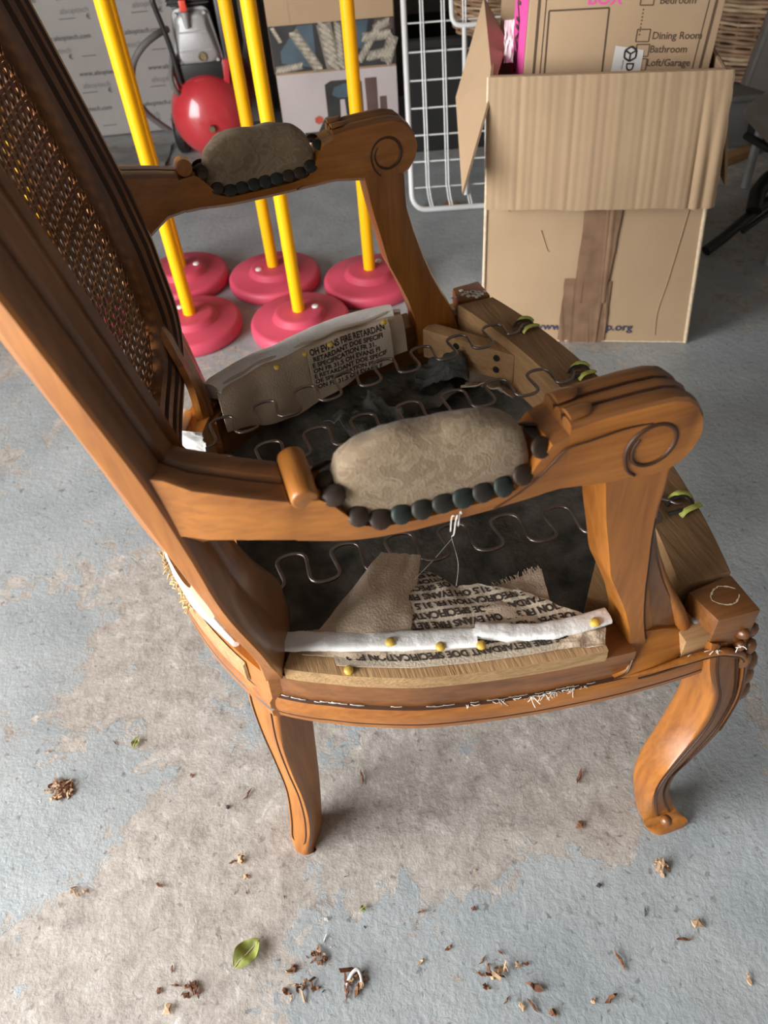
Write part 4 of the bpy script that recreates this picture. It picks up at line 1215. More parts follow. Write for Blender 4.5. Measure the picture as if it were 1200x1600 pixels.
# ---------------------------------------------------------------- air compressor
def compressor():
    t = thing('air_compressor', 'red and silver air compressor with a round tank', 'compressor', (-.413, 2.50, 0), .04)
    zc, R = .200, .121
    tank = finish('tank', lathe([(.0001, -.045), (.030, -.043), (.062, -.034), (.090, -.018), (.108, .004), (.118, .03), (R, .055), (R, .36), (.118, .385), (.10, .41), (.06, .435), (.0001, .445)], (0, 0, zc), 48, axis='y'), 'red_paint', t, 60)
    finish('drain_plug', lathe([(.0001, -.012), (.0085, -.012), (.0105, -.009), (.0105, .008), (.0001, .008)], (.006, -.046, zc-.012), 6, axis='y'), 'brass', tank, 30)
    for x in (-.085, .085):
        b = box((x, .33, .05), (.018, .13, .095)); bevel(b, .004); finish('foot', b, 'red_paint', t)
        bm = lathe([(.0001, -.018), (.062, -.018), (.070, -.010), (.070, .010), (.062, .018), (.0001, .018)], (x*1.75, .33, .07), 28, axis='x'); finish('wheel', bm, 'black_metal', t, 40)
    b = box((0, .03, .042), (.10, .02, .082)); bevel(b, .004); finish('front_foot', b, 'black_metal', t)
    # black plate painting in the shaded gap between tank and crankcase
    b = hexa([(-.055, .02, .29), (.055, .02, .29), (.055, .30, .29), (-.055, .30, .29), (-.075, .02, .345), (.075, .02, .345), (.075, .30, .345), (-.075, .30, .345)]); bevel(b, .004)
    finish('dark_gap_saddle', b, 'black_metal', t)
    for x in (-.068, .068):
        b = hexa([(x-.008, .015, .285), (x+.008, .015, .285), (x+.008, .05, .285), (x-.008, .05, .285), (x*1.12-.010, .015, .350), (x*1.12+.010, .015, .350), (x*1.12+.010, .05, .350), (x*1.12-.010, .05, .350)]); bevel(b, .002); finish('bracket', b, 'red_paint', t)
    # crankcase with front cover
    def outline(w0, w1, z0, z1, y, n=6, r=.022):
        pts = []
        for cx, cz, a0 in ((w0-r, z0+r, -PI/2), (w1-r, z1-r, 0), (-w1+r, z1-r, PI/2), (-w0+r, z0+r, PI)):
            for i in range(n+1):
                a = a0+PI/2*i/n; pts.append((cx+r*math.cos(a), y, cz+r*math.sin(a)))
        return pts
    bm = loft([outline(.066, .050, .335, .478, y) for y in (.20, .055)]+[outline(.070, .054, .331, .482, y) for y in (.054, .040)]+[outline(.062, .046, .339, .474, .039), outline(.058, .042, .343, .470, .028), outline(.050, .036, .350, .463, .022)])
    bevel(bm, .002, 50, 1)
    case = finish('crankcase', bm, 'alu', t, 40)
    for z, w in ((.378, .052), (.425, .045)):
        b = box((0, .0215, z), (w*2-.01, .004, .004)); bevel(b, .001, 40, 1); finish('rib', b, 'alu', case)
    for x, z in ((-.054, .349), (.054, .349), (-.040, .468), (.040, .468), (0, .345)):
        finish('bolt', lathe([(.0001, -.008), (.005, -.008), (.0055, -.006), (.0055, .004), (.0001, .004)], (x, .034, z), 8, axis='y'), 'alu', case, 30)
    finish('sight_glass', lathe([(.0001, -.002), (.008, -.002), (.009, -.006), (.012, -.006), (.0125, .004), (.0001, .004)], (.012, .022, .362), 18, axis='y'), 'brass', case, 30)
    bm = lathe([(.0001, .0), (.006, .0), (.008, .012), (.012, .040), (.0001, .044)], (0, 0, 0), 14)
    bm.transform(Matrix.Translation((-.012, .014, .436))); finish('breather', bm, 'alu', t, 40)
    b = box((-.012, .014, .492), (.020, .018, .028)); bevel(b, .004); finish('breather_cap', b, 'red_plastic', t)
    # cylinder head and motor
    b = box((0, .10, .515), (.105, .13, .06)); bevel(b, .005); head = finish('cylinder_head', b, 'black_metal', t)
    for k in range(6):
        b = box((0, .10, .492+k*.0095), (.118, .145, .0035)); finish('cooling_fin', b, 'black_metal', head, 0)
    for x in (-.035, .035):
        finish('head_bolt', lathe([(.0001, -.006), (.006, -.006), (.006, .006), (.0001, .006)], (x, .032, .512), 6, axis='y'), 'alu', head, 30)
    bm = lathe([(.0001, .16), (.062, .16), (.072, .175), (.072, .36), (.060, .385), (.0001, .39)], (.03, 0, .415), 32, axis='y'); finish('motor', bm, 'black_metal', t, 40)
    b = box((.095, .16, .42), (.05, .25, .20)); bevel(b, .012); finish('motor_shroud', b, 'black_metal', t)
    # handle
    hp = [(-.066, .015, .30), (-.072, .012, .40), (-.088, .005, .500), (-.087, .005, .515), (-.074, .006, .523), (-.01, .05, .535)]
    finish('handle', tube(smooth_path(hp, 6), .0075, seg=10), 'black_metal', t, 60)
    # air hose
    hp = [(-.075, .06, .43), (-.11, .02, .425), (-.155, .0, .40), (-.195, .02, .35), (-.215, .06, .27), (-.20, .10, .20), (-.15, .12, .14)]
    finish('hose', tube(smooth_path(hp, 8), .0095, seg=10), 'grey_hose', t, 60)
    hp = [(-.075, .03, .37), (-.088, .0, .32), (-.080, .0, .28), (-.06, .03, .27)]
    finish('delivery_pipe', tube(smooth_path(hp, 8), .0075, seg=10), 'grey_hose', t, 60)
compressor()

# ---------------------------------------------------------------- printed cartons behind the poles
def carton(name, label, x0, x1, y0, d, z0, z1, rz_=0.0):
    t = thing(name, label, 'box', ((x0+x1)/2, y0, z0), rz_)
    w, h = x1-x0, z1-z0
    b = box((0, d/2, h/2), (w, d, h)); bevel(b, .003, 40, 1)
    finish('box_body', b, 'card', t)
    return t, w, h
t, w, h = carton('product_carton', 'pale product carton printed with a machine photo, at floor level', -.205, .166, 2.60, .30, 0.0, .274, -.03)
def pane(name, t, pts, mat, th=.0008, y=-.0006): 
    return finish(name, ngon_plate([(x, y, z) for x, z in pts], th, (0, -1, 0)), mat, t, 0)
pane('photo_print', t, [(-w/2+.001, .004), (w/2-.001, .004), (w/2-.001, h-.003), (-w/2+.001, h-.003)], 'pic_pale', y=-.0010)
bm = bmesh.new()
X = lambda x, z: (x-.06+.06, -.0016, z)
def poly(bm, pts, mat, y=-.0016): ngon_plate([(x, y, z) for x, z in pts], .0005, (0, -1, 0), bm, mat)
poly(bm, [(-.04, .10), (.075, .10), (.075, .235), (.065, .245), (-.02, .245), (-.04, .235)], 0)            # dark arch
poly(bm, [(-.02, .205), (-.012, .225), (.02, .235), (.055, .225), (.06, .205), (.05, .195), (0, .195)], 1, -.0022)
poly(bm, [(0.0, .12), (.022, .12), (.018, .19), (.004, .19)], 2, -.0022)
poly(bm, [(.088, .06), (.122, .06), (.122, .245), (.085, .245)], 3)
poly(bm, [(.128, .10), (.150, .10), (.150, .19), (.128, .19)], 3)
poly(bm, [(-.082, .128), (-.07, .122), (-.058, .128), (-.056, .142), (-.068, .148), (-.082, .142)], 4, -.0024)
poly(bm, [(-.12, .07), (-.02, .085), (-.02, .15), (-.05, .14), (-.075, .10), (-.12, .10)], 0, -.0019)
poly(bm, [(-.02, .08), (.06, .08), (.055, .12), (-.015, .12)], 5, -.0026)
poly(bm, [(-.13, .0), (.13, .0), (.10, .075), (-.08, .075)], 6, -.0024)
poly(bm, [(-w/2+.002, 0.003), (w/2-.002, .003), (w/2-.002, .055), (-w/2+.002, .075)], 6, -.0014)
finish('machine_print', bm, ['pic_dark', 'pic_slate', 'pic_pale', 'pic_brown', 'pic_red', 'pic_blue', 'pic_white'], t, 0)

t, w, h = carton('rope_carton', 'brown carton printed with a photo of thick ropes, on the pale carton', -.208, .166, 2.595, .30, .2745, .63, -.03)
pane('photo_print', t, [(-w/2+.001, .004), (w/2-.001, .004), (w/2-.001, .128), (-w/2+.001, .128)], 'pic_dark', y=-.0010)
bm = bmesh.new()
poly(bm, [(-.16, .03), (-.055, .01), (-.055, .125), (-.10, .125), (-.16, .06)], 0, -.0016)
poly(bm, [(.05, .06), (.09, .05), (.11, .125), (.05, .125)], 0, -.0016)
poly(bm, [(.10, .06), (.182, .10), (.182, .125), (.13, .125)], 3, -.0016)
def twist(bm, a, b, wd, n, y0):
    a, b = Vector((a[0], a[1])), Vector((b[0], b[1])); d = b-a; L = d.length; d.normalize(); nn = Vector((-d.y, d.x))
    poly(bm, [tuple(a+nn*wd*.5), tuple(b+nn*wd*.5), tuple(b-nn*wd*.5), tuple(a-nn*wd*.5)], 2, y0)
    for i in range(n):
        c = a+d*L*(i+.5)/n
        e1, e2 = (d*.8+nn*.75).normalized()*wd*.56, (d*.8-nn*.75).normalized()*L/n*.34
        pts = [c+e1*math.cos(q)+e2*math.sin(q) for q in [2*PI*k/10 for k in range(10)]]
        poly(bm, [tuple(p) for p in pts], 1, y0-.0006)
twist(bm, (-.115, .11), (-.050, .006), .030, 8, -.0020)
twist(bm, (-.022, .125), (-.004, .006), .044, 7, -.0024)
twist(bm, (.018, .125), (.020, .006), .022, 10, -.0021)
twist(bm, (.075, .02), (.145, .115), .020, 10, -.0024)
twist(bm, (.155, .01), (.18, .08), .034, 6, -.0022)
twist(bm, (.10, .03), (.18, .040), .026, 7, -.0026)
twist(bm, (.09, .08), (.17, .085), .026, 7, -.0023)
twist(bm, (.125, .10), (.17, .118), .022, 6, -.0028)
twist(bm, (-.18, .012), (-.10, .02), .020, 8, -.0022)
twist(bm, (-.175, .125), (-.155, .085), .012, 5, -.0022)
finish('rope_print', bm, ['pic_slate', 'pic_rope', 'pic_rope2', 'pic_brown'], t, 0)
bm = box((.0, -.0004, .262), (w-.004, .0006, .0012)); box((-.12, -.0004, .245), (.0012, .0006, .225), bm); finish('crease', bm, 'card_in', t, 0)

# ---------------------------------------------------------------- white wire rack
def rack():
    t = thing('wire_rack', 'white wire grid rack standing in front of a black crate', 'rack', (.165, 2.165, 0), -.06)
    Hh, W, tilt = .66, .36, .40
    def P(x, z, o=0): return (x, z*tilt-o*.9, .009+z+o*tilt*.9)
    r = .04
    fr = []
    for cx, cz, a0 in ((r, r, PI), (W-r, r, 1.5*PI), (W-r, Hh-r, 0), (r, Hh-r, PI/2)):
        for i in range(7):
            a = a0+PI/2*i/6; fr.append(P(cx+r*math.cos(a), cz+r*math.sin(a)))
    finish('rack_frame', tube(fr, .0078, seg=10, closed=True), 'white_wire', t, 60)
    x = .047
    while x < W-.02:
        for dx in (-.0035, .0035):
            pts = [P(x+dx, Hh, .004), P(x+dx, .06, .004), P(x+dx+.004, .03, .003), P(x+dx+.010, .004, 0)]
            finish('upright_wire', tube(pts, .0021, seg=6), 'white_wire', t, 60)
        x += .0565
    z = .055
    while z < Hh-.01:
        finish('cross_wire', tube([P(.004, z, -.001), P(W-.004, z, -.001)], .0022, seg=6), 'white_wire', t, 60); z += .0625
    # bent side rail of the rack
    finish('bent_rail', tube(smooth_path([P(.125, .62, .02), P(.125, .46, .02), P(.130, .425, .02), P(.15, .415, .02), P(.19, .415, .02)], 5), .0062, seg=10), 'white_wire', t, 60)
    finish('bent_rail', tube(smooth_path([P(.158, .41, .02), P(.156, .20, .02), P(.154, .03, .02)], 3), .0062, seg=10), 'white_wire', t, 60)
rack()
# black crate behind the rack
t = thing('storage_crate', 'black plastic crate in the dark behind the wire rack', 'crate', (.42, 2.62, 0), -.03)
hw, dp, hh = .215, .30, .33
for nm, c, sz in (('crate_wall', (0, 0, hh/2), (hw*2, .012, hh)), ('crate_wall', (0, dp, hh/2), (hw*2, .012, hh)), ('crate_wall', (-hw, dp/2, hh/2), (.012, dp, hh)), ('crate_wall', (hw, dp/2, hh/2), (.012, dp, hh)), ('crate_bottom', (0, dp/2, .008), (hw*2, dp, .012))):
    b = box(c, sz); bevel(b, .002, 40, 1); finish(nm, b, 'black_void', t)
b = box((0, -.008, hh-.014), (hw*2+.02, .012, .026)); bevel(b, .003, 40, 1); finish('crate_rim', b, 'black_void', t)

# ---------------------------------------------------------------- wicker baskets
def basket(label, loc, ax, ay, h, layers, mat, stakes=26, r=.0052, group=None, flare=.12):
    t = thing('wicker_basket', label, 'basket', loc, 0, group)
    bm = bmesh.new(); rnd = random.Random(int(loc[0]*100))
    for k in range(layers):
        z = .008+(h-.016)*k/(layers-1); f = 1+flare*z/h; pts = []
        n = stakes*4
        for i in range(n):
            a = 2*PI*i/n; o = .0052*math.cos(stakes*a/2*1.0+PI*k)
            pts.append(((ax*f+o)*math.cos(a), (ay*f+o)*math.sin(a), z+.0030*nz(a*3, k*.7)))
        tube(pts, r*rnd.uniform(.75, 1.15), bm, 6, closed=True, mat=0 if rnd.random() < .65 else 1)
    o = finish('weave', bm, [mat, 'wicker_pale'], t, 70); o['kind'] = 'stuff'
    for i in range(stakes):
        a = 2*PI*(i+.5)/stakes
        finish('stake', tube([(ax*.99*math.cos(a), ay*.99*math.sin(a), .003), (ax*(1+flare)*math.cos(a), ay*(1+flare)*math.sin(a), h+.005)], .0042, seg=6), mat, t, 60)
    bm = bmesh.new()
    for q in (0, PI/2, PI):
        tube([((ax*(1+flare)+.007*math.cos(a*24+q))*math.cos(a), (ay*(1+flare)+.007*math.cos(a*24+q))*math.sin(a), h+.008+.006*math.sin(a*24+q)) for a in [2*PI*i/240 for i in range(240)]], .0058, bm, 6, closed=True)
    finish('braided_rim', bm, 'wicker_pale', t, 70)
    finish('basket_bottom', lathe([(.0001, .004), (1, .004), (1, .012), (.0001, .012)], seg=32), mat, t, 30).scale = (ax*.98, ay*.98, 1)
    return t
basket('dark wicker basket behind the wire rack', (.50, 2.60, .345), .15, .13, .26, 26, 'wicker', 22)
t = thing('storage_tub', 'low dark grey tub carrying the wicker basket', 'tub', (1.40, 2.62, 0))
b = box((0, .0, .075), (.62, .42, .148)); bevel(b, .012); finish('tub_body', b, 'grey_hose', t)
b = box((0, 0, .150), (.65, .45, .018)); bevel(b, .006); finish('tub_lid', b, 'grey_hose', t)
basket('brown wicker basket beyond the open cardboard box', (1.38, 2.64, 0.160), .27, .19, .42, 36, 'wicker', 30, .0058)

# ---------------------------------------------------------------- open cardboard box
BOX = thing('cardboard_box', 'large open cardboard box with brown tape down its front', 'box', (.262, 1.480, 0), math.atan2(-.085, .434))
bw, bd, bh, T = .442, .255, .545, .005
ty = lambda z: .045*z/bh          # the far side leans in towards the top
def bx(u, v, z, off=0): return (lerp(0, bw-ty(z), u), lerp(0, bd, v)+off, z)
def wallpanel(name, fn, nu, nv, mat, label=None, th=T, parent=BOX, smooth=50):
    o = finish(name, sheet(fn, nu, nv, th), mat, parent, smooth)
    if label: o['label'] = label
    return o
front = wallpanel('box_front', lambda u, v: Vector(bx(u, 0, v*bh))+Vector((0, .003*nz(u*3, v*3, 1)-.006*math.sin(PI*u)*v*(1-v), 0)), 24, 20, 'card')
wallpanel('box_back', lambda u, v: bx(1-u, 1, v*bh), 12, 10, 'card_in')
wallpanel('box_side', lambda u, v: Vector(bx(0, 1-u, v*bh))+Vector((-.006*math.sin(PI*v)*math.sin(PI*u)-.002, 0, 0)), 14, 14, 'card')
wallpanel('box_side', lambda u, v: Vector(bx(1, u, v*bh))+Vector((.004*math.sin(PI*v)*math.sin(PI*u), 0, 0)), 14, 14, 'card')
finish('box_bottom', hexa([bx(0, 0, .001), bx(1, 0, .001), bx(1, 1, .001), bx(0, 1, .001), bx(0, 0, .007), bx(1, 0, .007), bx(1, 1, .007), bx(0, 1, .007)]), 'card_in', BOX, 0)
# front flap, folded out and hanging down, corrugation showing
fl = .225
def flapf(u, v):
    z = bh-v*fl+.004*nz(u*6, v*2)*v
    x = lerp(-.004, bw-ty(bh)+.010, u)+.016*max(0, u-.3)*v+.003*v
    y = -.007-.026*math.sin(v*PI*.55)**.8-.004*math.sin(PI*u)*v
    corr = .00028*math.sin(u*190)+.0014*nz(u*34, 2.5)
    if u > .88: corr += .0032*math.sin((u-.88)/.12*4.2*PI)*min(1, v*1.5)
    return (x, y+corr-.001, z)
flap_o = wallpanel('front_flap', flapf, 150, 14, 'card', 'creased cardboard flap hanging down the front', .004)
# torn pale cut edge of the flap
bm = bmesh.new()
tube([Vector(flapf(1, i/20))+Vector((.001+.002*nz(i*.7, 1), 0, 0)) for i in range(21)], lambda t: .0022+.0014*abs(math.sin(t*11)), bm, 6, flat=1)
tube([Vector(flapf(i/40, 1))+Vector((0, .001, -.0004)) for i in range(41)], .0020, bm, 6)
tube([Vector(flapf(0, i/20))+Vector((-.001, .001, 0)) for i in range(21)], .0026, bm, 6)
finish('cut_edge', bm, 'card_edge', flap_o, 60)
tube_e = tube([Vector(bx(0, 0, z))+Vector((-.002, -.001, 0)) for z in (0.002, .12, .25, .36, .5)], .0036, seg=8)
finish('crushed_edge', tube_e, 'card_edge', BOX, 60)
finish('crushed_edge', tube([Vector(bx(1, 0, z))+Vector((.001, -.001, 0)) for z in (0.002, .12, .25, .34)], .0042, seg=8), 'card_edge', BOX, 60)
finish('crushed_edge', tube([Vector(bx(u, 0, .003))+Vector((0, -.001, .001*nz(u*30, 0))) for u in [i/20 for i in range(21)]], .0026, seg=6), 'card_edge', BOX, 60)
# side flaps
def world_to_box(p):
    return Vector(BOX.matrix_basis.inverted() @ Vector(p))
bpy.context.view_layer.update()
side = [world_to_box(p) for p in ((0.1966, 1.3750, 0.3863), (0.2644, 1.4750, 0.5326), (0.3195, 1.6600, 0.5534), (0.2984, 1.8000, 0.5962), (0.2228, 1.6600, 0.4593))]
finish('side_flap', ngon_plate(side, .0045), 'card', BOX, 0, )
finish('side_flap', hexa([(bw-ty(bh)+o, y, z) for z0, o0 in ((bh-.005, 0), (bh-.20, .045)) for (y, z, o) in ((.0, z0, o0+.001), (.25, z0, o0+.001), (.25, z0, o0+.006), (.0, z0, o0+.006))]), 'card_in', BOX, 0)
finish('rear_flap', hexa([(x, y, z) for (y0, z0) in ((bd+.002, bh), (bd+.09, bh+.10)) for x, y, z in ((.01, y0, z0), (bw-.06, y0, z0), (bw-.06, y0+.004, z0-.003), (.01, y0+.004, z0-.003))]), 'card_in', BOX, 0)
# tape, in overlapping lengths with lifted creases
def on_front(x, z, o=0): return Vector((x, -.0015-o+.003*nz(x/bw*3, z/bh*3, 1)-.006*math.sin(PI*min(1, max(0, x/bw)))*(z/bh)*(1-z/bh), z))
def tape(x0, x1, z0, z1, o, sk, name='tape_strip'):
    def fn(u, v):
        x = lerp(x0, x1, u)+sk*v; z = lerp(z0, z1, v)
        wr = .0016*max(0, math.sin(u*6.5+v*2.2+o*500)-.80)/.20+.0006*max(0, nz(u*3, v*2, o*900))
        p = on_front(x, z, o+wr); p.x = x+.002*nz(v*6, u*.5, 5)*(1 if u in (0, 1) else .3)
        return p
    finish(name, sheet(fn, 28, 24, .0004), 'tape_brown', BOX, 70)
tape(.166, .232, .0, .155, .0010, .002)
tape(.228, .268, .0, .150, .0014, -.004)
tape(.188, .250, .0, .33, .0022, .004)
tape(.204, .256, .10, .34, .0032, .008)
# lettering low on the box: the middle is under the tape
for s_, x in (('www.', .112), ('p.org', .268)):
    bm = put_text(bmesh.new(), s_, .027, lambda a, b_, x=x: on_front(x+a, .030+b_, .0005), .0010)
    finish('printed_address', bm, 'print_blue', BOX, 0)['kind'] = 'stuff'
# faint creases on the front
for pts in ([(.015, .33), (.03, .315), (.045, .30)], [(.375, .02), (.37, .08), (.378, .16), (.388, .30)], [(.11, .26), (.125, .22), (.13, .215)]):
    finish('crease', tube(smooth_path([on_front(x, z, -.0004) for x, z in pts], 5), .0008, seg=5), 'card', BOX, 60)

# ---------------------------------------------------------------- moving box standing in the open box
ang = math.atan2(-.085, .434)
FP = (.30, 1.535, .5)
FNv = (math.sin(ang)*1.0, -math.cos(ang), .06)
MB = thing('moving_box', 'tall moving box with printed room list, standing inside the open box', 'box', (0.3211, 1.5270, 0.4368), ang)
bpy.context.view_layer.update()
inv = MB.matrix_basis.inverted()
tlx, trx = Vector(inv @ Vector((0.3376, 1.5363, 0.6421))), Vector(inv @ Vector((0.6456, 1.4753, 0.6300)))
blx, brx = Vector(inv @ Vector((0.3311, 1.5300, 0.5186))), Vector(inv @ Vector((0.6432, 1.4684, 0.5096)))
# local frame of the face: origin bl at the rim line, e1 along it, e2 up it
e1 = (brx-blx); fw = e1.length; e1.normalize()
e2 = ((tlx-blx)+(trx-brx)); e2 = (e2-e1*e2.dot(e1)).normalized()
nf = e1.cross(e2); nf = nf if nf.y < 0 else -nf
lo_, hi_ = -.32, .30
wtop = 0
c = [blx+e1*0+e2*lo_, blx+e1*fw+e2*lo_, blx+e1*(fw+.012)+e2*hi_, blx-e1*.000+e2*hi_]
depth = .15
back_l = -nf*depth-e1*.024
b = hexa([c[0], c[1], c[1]-nf*depth, c[0]+back_l, c[3], c[2], c[2]-nf*depth, c[3]+back_l])
bevel(b, .004, 40, 2)
finish('box_body', b, 'card', MB)
def F(a, h, o=.0006): return blx+e1*a+e2*h+nf*o
# px on face helper values
def fq(p):  # chair photo measure turned into face coordinates
    q = Vector(inv @ Vector(p))-blx
    return q.dot(e1), q.dot(e2)
bm = bmesh.new()
def line(bm, a, b, wd, o=.0006):
    a, b = Vector(a), Vector(b); d = (b-a).normalized(); n = Vector((-d.y, d.x))*wd/2
    vs = [bm.verts.new(F(p.x, p.y, o)) for p in (a+n, b+n, b-n, a-n)]
    bm.faces.new(vs)
def rect(bm, pts, wd):
    for a, b in zip(pts, pts[1:]): line(bm, a, b, wd)
q = fq
rect(bm, [q((0.3671, 1.5234, 0.5249)), q((0.3688, 1.5292, 0.6250)), q((0.4687, 1.5097, 0.6258)), q((0.4679, 1.5037, 0.5250))], .0028)
line(bm, q((0.3593, 1.5248, 0.5230)), Vector(q((0.3612, 1.5317, 0.6412)))+Vector((0, .25)), .0016)
line(bm, q((0.3480, 1.5270, 0.5223)), Vector(q((0.3494, 1.5340, 0.6416)))+Vector((0, .25)), .0045)
line(bm, q((0.6214, 1.4738, 0.5275)), Vector(q((0.6303, 1.4784, 0.6306)))+Vector((0.01, .25)), .0016)
line(bm, q((0.6342, 1.4713, 0.5282)), Vector(q((0.6405, 1.4763, 0.6302)))+Vector((0.01, .25)), .0045)
# tick boxes and room names
rows = [((0.5187, 1.5000, 0.6276), (0.5498, 1.4940, 0.6283), 'Bedroom'),
        ((0.5193, 1.4966, 0.5735), (0.5455, 1.4916, 0.5765), 'Dining Room'),
        ((0.5215, 1.4947, 0.5507), (0.5445, 1.4906, 0.5559), 'Bathroom'),
        ((0.5204, 1.4936, 0.5286), (0.5423, 1.4897, 0.5350), 'Loft/Garage')]
up = Vector((0, 1))
for a, b_, s_ in rows:
    a = Vector(q(a)); b_ = Vector(q(b_)); z = .0185
    rect(bm, [a, a+Vector((.022, 0)), a+Vector((.022, z)), a+Vector((0, z)), a], .0018)
    put_text(bm, s_, .0158, lambda x, y, b_=b_: F(b_.x+x, b_.y+y), .0006)
a0 = Vector(q((0.5240, 1.4959, 0.5782))); a1 = Vector(q((0.5253, 1.4986, 0.6255)))
for i in range(8):
    p = a0.lerp(a1, (i+.9)/9); line(bm, p, p+Vector((.0001, .0024)), .0022)
for k, s_ in enumerate(('Kitchen', 'Living Room')): put_text(bm, s_, .0185, lambda x, y, k=k: F(Vector(q(rows[0][1])).x+x+.004, Vector(q(rows[0][1])).y+y+.032*(k+1)), .0006)
o = finish('printed_list', bm, 'print_brown', MB, 0); o['kind'] = 'stuff'
bm = bmesh.new()
b0 = Vector(q((0.4311, 1.5174, 0.6319)))
put_text(bm, 'BOX', .028, lambda x, y: F(b0.x+x, b0.y+y), .0014)
finish('printed_heading', bm, 'print_pink', MB, 0)
# pink side panel
sp_ = [p-e1*.0010+back_l*q for p, q in ((c[0], .06), (c[3], .06), (c[3], .95), (c[0], .95))]
finish('side_print', ngon_plate(sp_, .0004), 'print_pink', MB, 0)
bm = bmesh.new()
put_text(bm, 'MOVING', .05, lambda x, y: c[0]-e1*.0022+back_l*.75-back_l*(y/depth)+e2*(.27+x), .002)
finish('side_lettering', bm, 'print_brown', MB, 0)
# white courier label with cube mark
lab = [q((0.4829, 1.5005, 0.5204)), q((0.4866, 1.5027, 0.5687)), q((0.5352, 1.4926, 0.5602)), q((0.5338, 1.4904, 0.5189))]
bm = bmesh.new(); bm.faces.new([bm.verts.new(F(x, y, .0010)) for x, y in lab]); lb = finish('courier_label', bm, 'label_white', MB, 0)
bm = bmesh.new(); cc = Vector(q((0.5133, 1.4966, 0.5550))); rr = .0115
hx = [cc+Vector((math.cos(a), math.sin(a)))*rr for a in [PI/6+PI/3*i for i in range(6)]]
for i in range(6): line(bm, hx[i], hx[(i+1) % 6], .0032, .0014)
for i in (0, 2, 4): line(bm, cc, hx[i], .0030, .0014)
d0 = Vector(q((0.5097, 1.4965, 0.5421)))
put_text(bm, 'DIL', .019, lambda x, y: F(d0.x+y-.001, d0.y-x, .0014), .0012)
put_text(bm, 'delivery', .005, lambda x, y: F(d0.x+y-.009, d0.y-x+.004, .0014), .0)
finish('label_print', bm, 'print_black', lb, 0)
# white packing inside the box
t = thing('packing_paper', 'white packing paper poking out between the box flap and the moving box', 'paper', (0.3157, 1.6000, 0.5598))
bm = sheet(lambda u, v: (lerp(-.009, .009, u)+.003*nz(u*4, v*4), .006*nz(u*5, v*5, 3)+.01*v, lerp(-.03, .038, v)), 10, 16, .0008)
finish('paper_sheet', bm, 'white_plastic', t, 70)

# ---------------------------------------------------------------- folding workbench at the side
WB = thing('workbench', 'folding workbench with grey top and black steel feet', 'bench', (0, 0, 0))
bpy.context.view_layer.update()
a, b_, c_, d_2 = [Vector(p) for p in ((1.0211, 2.0452, 0.2500), (1.1296, 2.1571, 0.2500), (1.2193, 1.8890, 0.2500), (0.9966, 1.6574, 0.2500))]
b = hexa([p+Vector((0, 0, z)) for z in (-.022, 0) for p in (a, d_2, c_, b_)]); bevel(b, .003)
finish('lower_shelf', b, 'grey_board', WB)
for p in (b_, c_, d_2):
    q = p.lerp((a+b_+c_+d_2)/4, .12)
    finish('shelf_leg', tube([(q.x, q.y, .001), (q.x, q.y, .230)], .012, seg=10), 'galv', WB, 60)
finish('upright_tube', tube([(0.9853, 2.0000, 0.3200), (1.0053, 2.0000, 0.4597), (1.0227, 2.0000, 0.5783)], .011, seg=10), 'galv', WB, 60)
finish('upright_plate', hexa([(1.0042, 2.0300, 0.3069), (1.0927, 2.0300, 0.2757), (1.1088, 2.0600, 0.2653), (1.0190, 2.0600, 0.2969), (1.0259, 2.0300, 0.4488), (1.1105, 2.0300, 0.4420), (1.1269, 2.0600, 0.4341), (1.0410, 2.0600, 0.4410)]), 'grey_board', WB, 0)
finish('lower_bar', tube([(1.0181, 1.9912, 0.2000), (1.0440, 1.8637, 0.2000), (1.0816, 1.6635, 0.2000)], .010, seg=8), 'black_metal', WB, 60)
bm = tube([(0.8766, 1.7662, 0.0120), (0.9251, 1.7897, 0.0300), (1.0152, 1.8377, 0.0700), (1.0500, 1.8528, 0.0850), (1.2344, 1.9632, 0.1300)], .0135, seg=8); finish('foot', bm, 'black_metal', WB, 50)
bm = tube([(1.0011, 1.8182, 0.0800), (1.0190, 1.8587, 0.1100), (1.0490, 1.8820, 0.1300), (1.2315, 2.0148, 0.1600)], .020, seg=8); finish('foot_bracket', bm, 'black_metal', WB, 50)
finish('brace', tube([(0.9941, 1.8327, 0.0200), (1.0744, 1.8701, 0.0500), (1.2707, 1.9814, 0.1000)], .007, seg=8), 'black_metal', WB, 60)
finish('tool_block', box((1.2537, 2.3726, 0.0600), (.06, .05, .05)), 'black_metal', WB, 0)
t = thing('timber_offcut', 'short timber offcut on the floor under the workbench', 'wood', (1.1758, 2.3234, 0.0000), .5)
b = box((0, 0, .014), (.16, .035, .026)); bevel(b, .002); finish('timber', b, 'raw_x', t)

# ---------------------------------------------------------------- floor debris
CHIPS = 'small brown wood chips on the floor'
proto = []
def keep(bm):
    me = bpy.data.meshes.new('chip'); bmesh.ops.recalc_face_normals(bm, faces=bm.faces); bm.to_mesh(me); bm.free(); proto.append(me)
for k in range(6):
    rnd = random.Random(k+20)
    L, W, Hh = (.0085, .0105, .0070, .0120, .0060, .0090)[k], (.0017, .0012, .0022, .0009, .0024, .0015)[k], .0006
    rings = []; off = 0
    for i in range(5):
        t_ = i/4; w_ = W*(.12, .85, 1.1, .8, .10)[i]*rnd.uniform(.7, 1.3); off += rnd.uniform(-.0010, .0010)
        zc = .0008+.0022*rnd.random()*(.3+t_)
        rings.append([(L*(t_-.5)+rnd.uniform(-.0006, .0006), off+w_*cy*rnd.uniform(.7, 1.3), zc+Hh*cz) for cy, cz in ((-1, -.6), (1, -.9), (.8, .6), (-.6, .9))])
    keep(loft(rings))
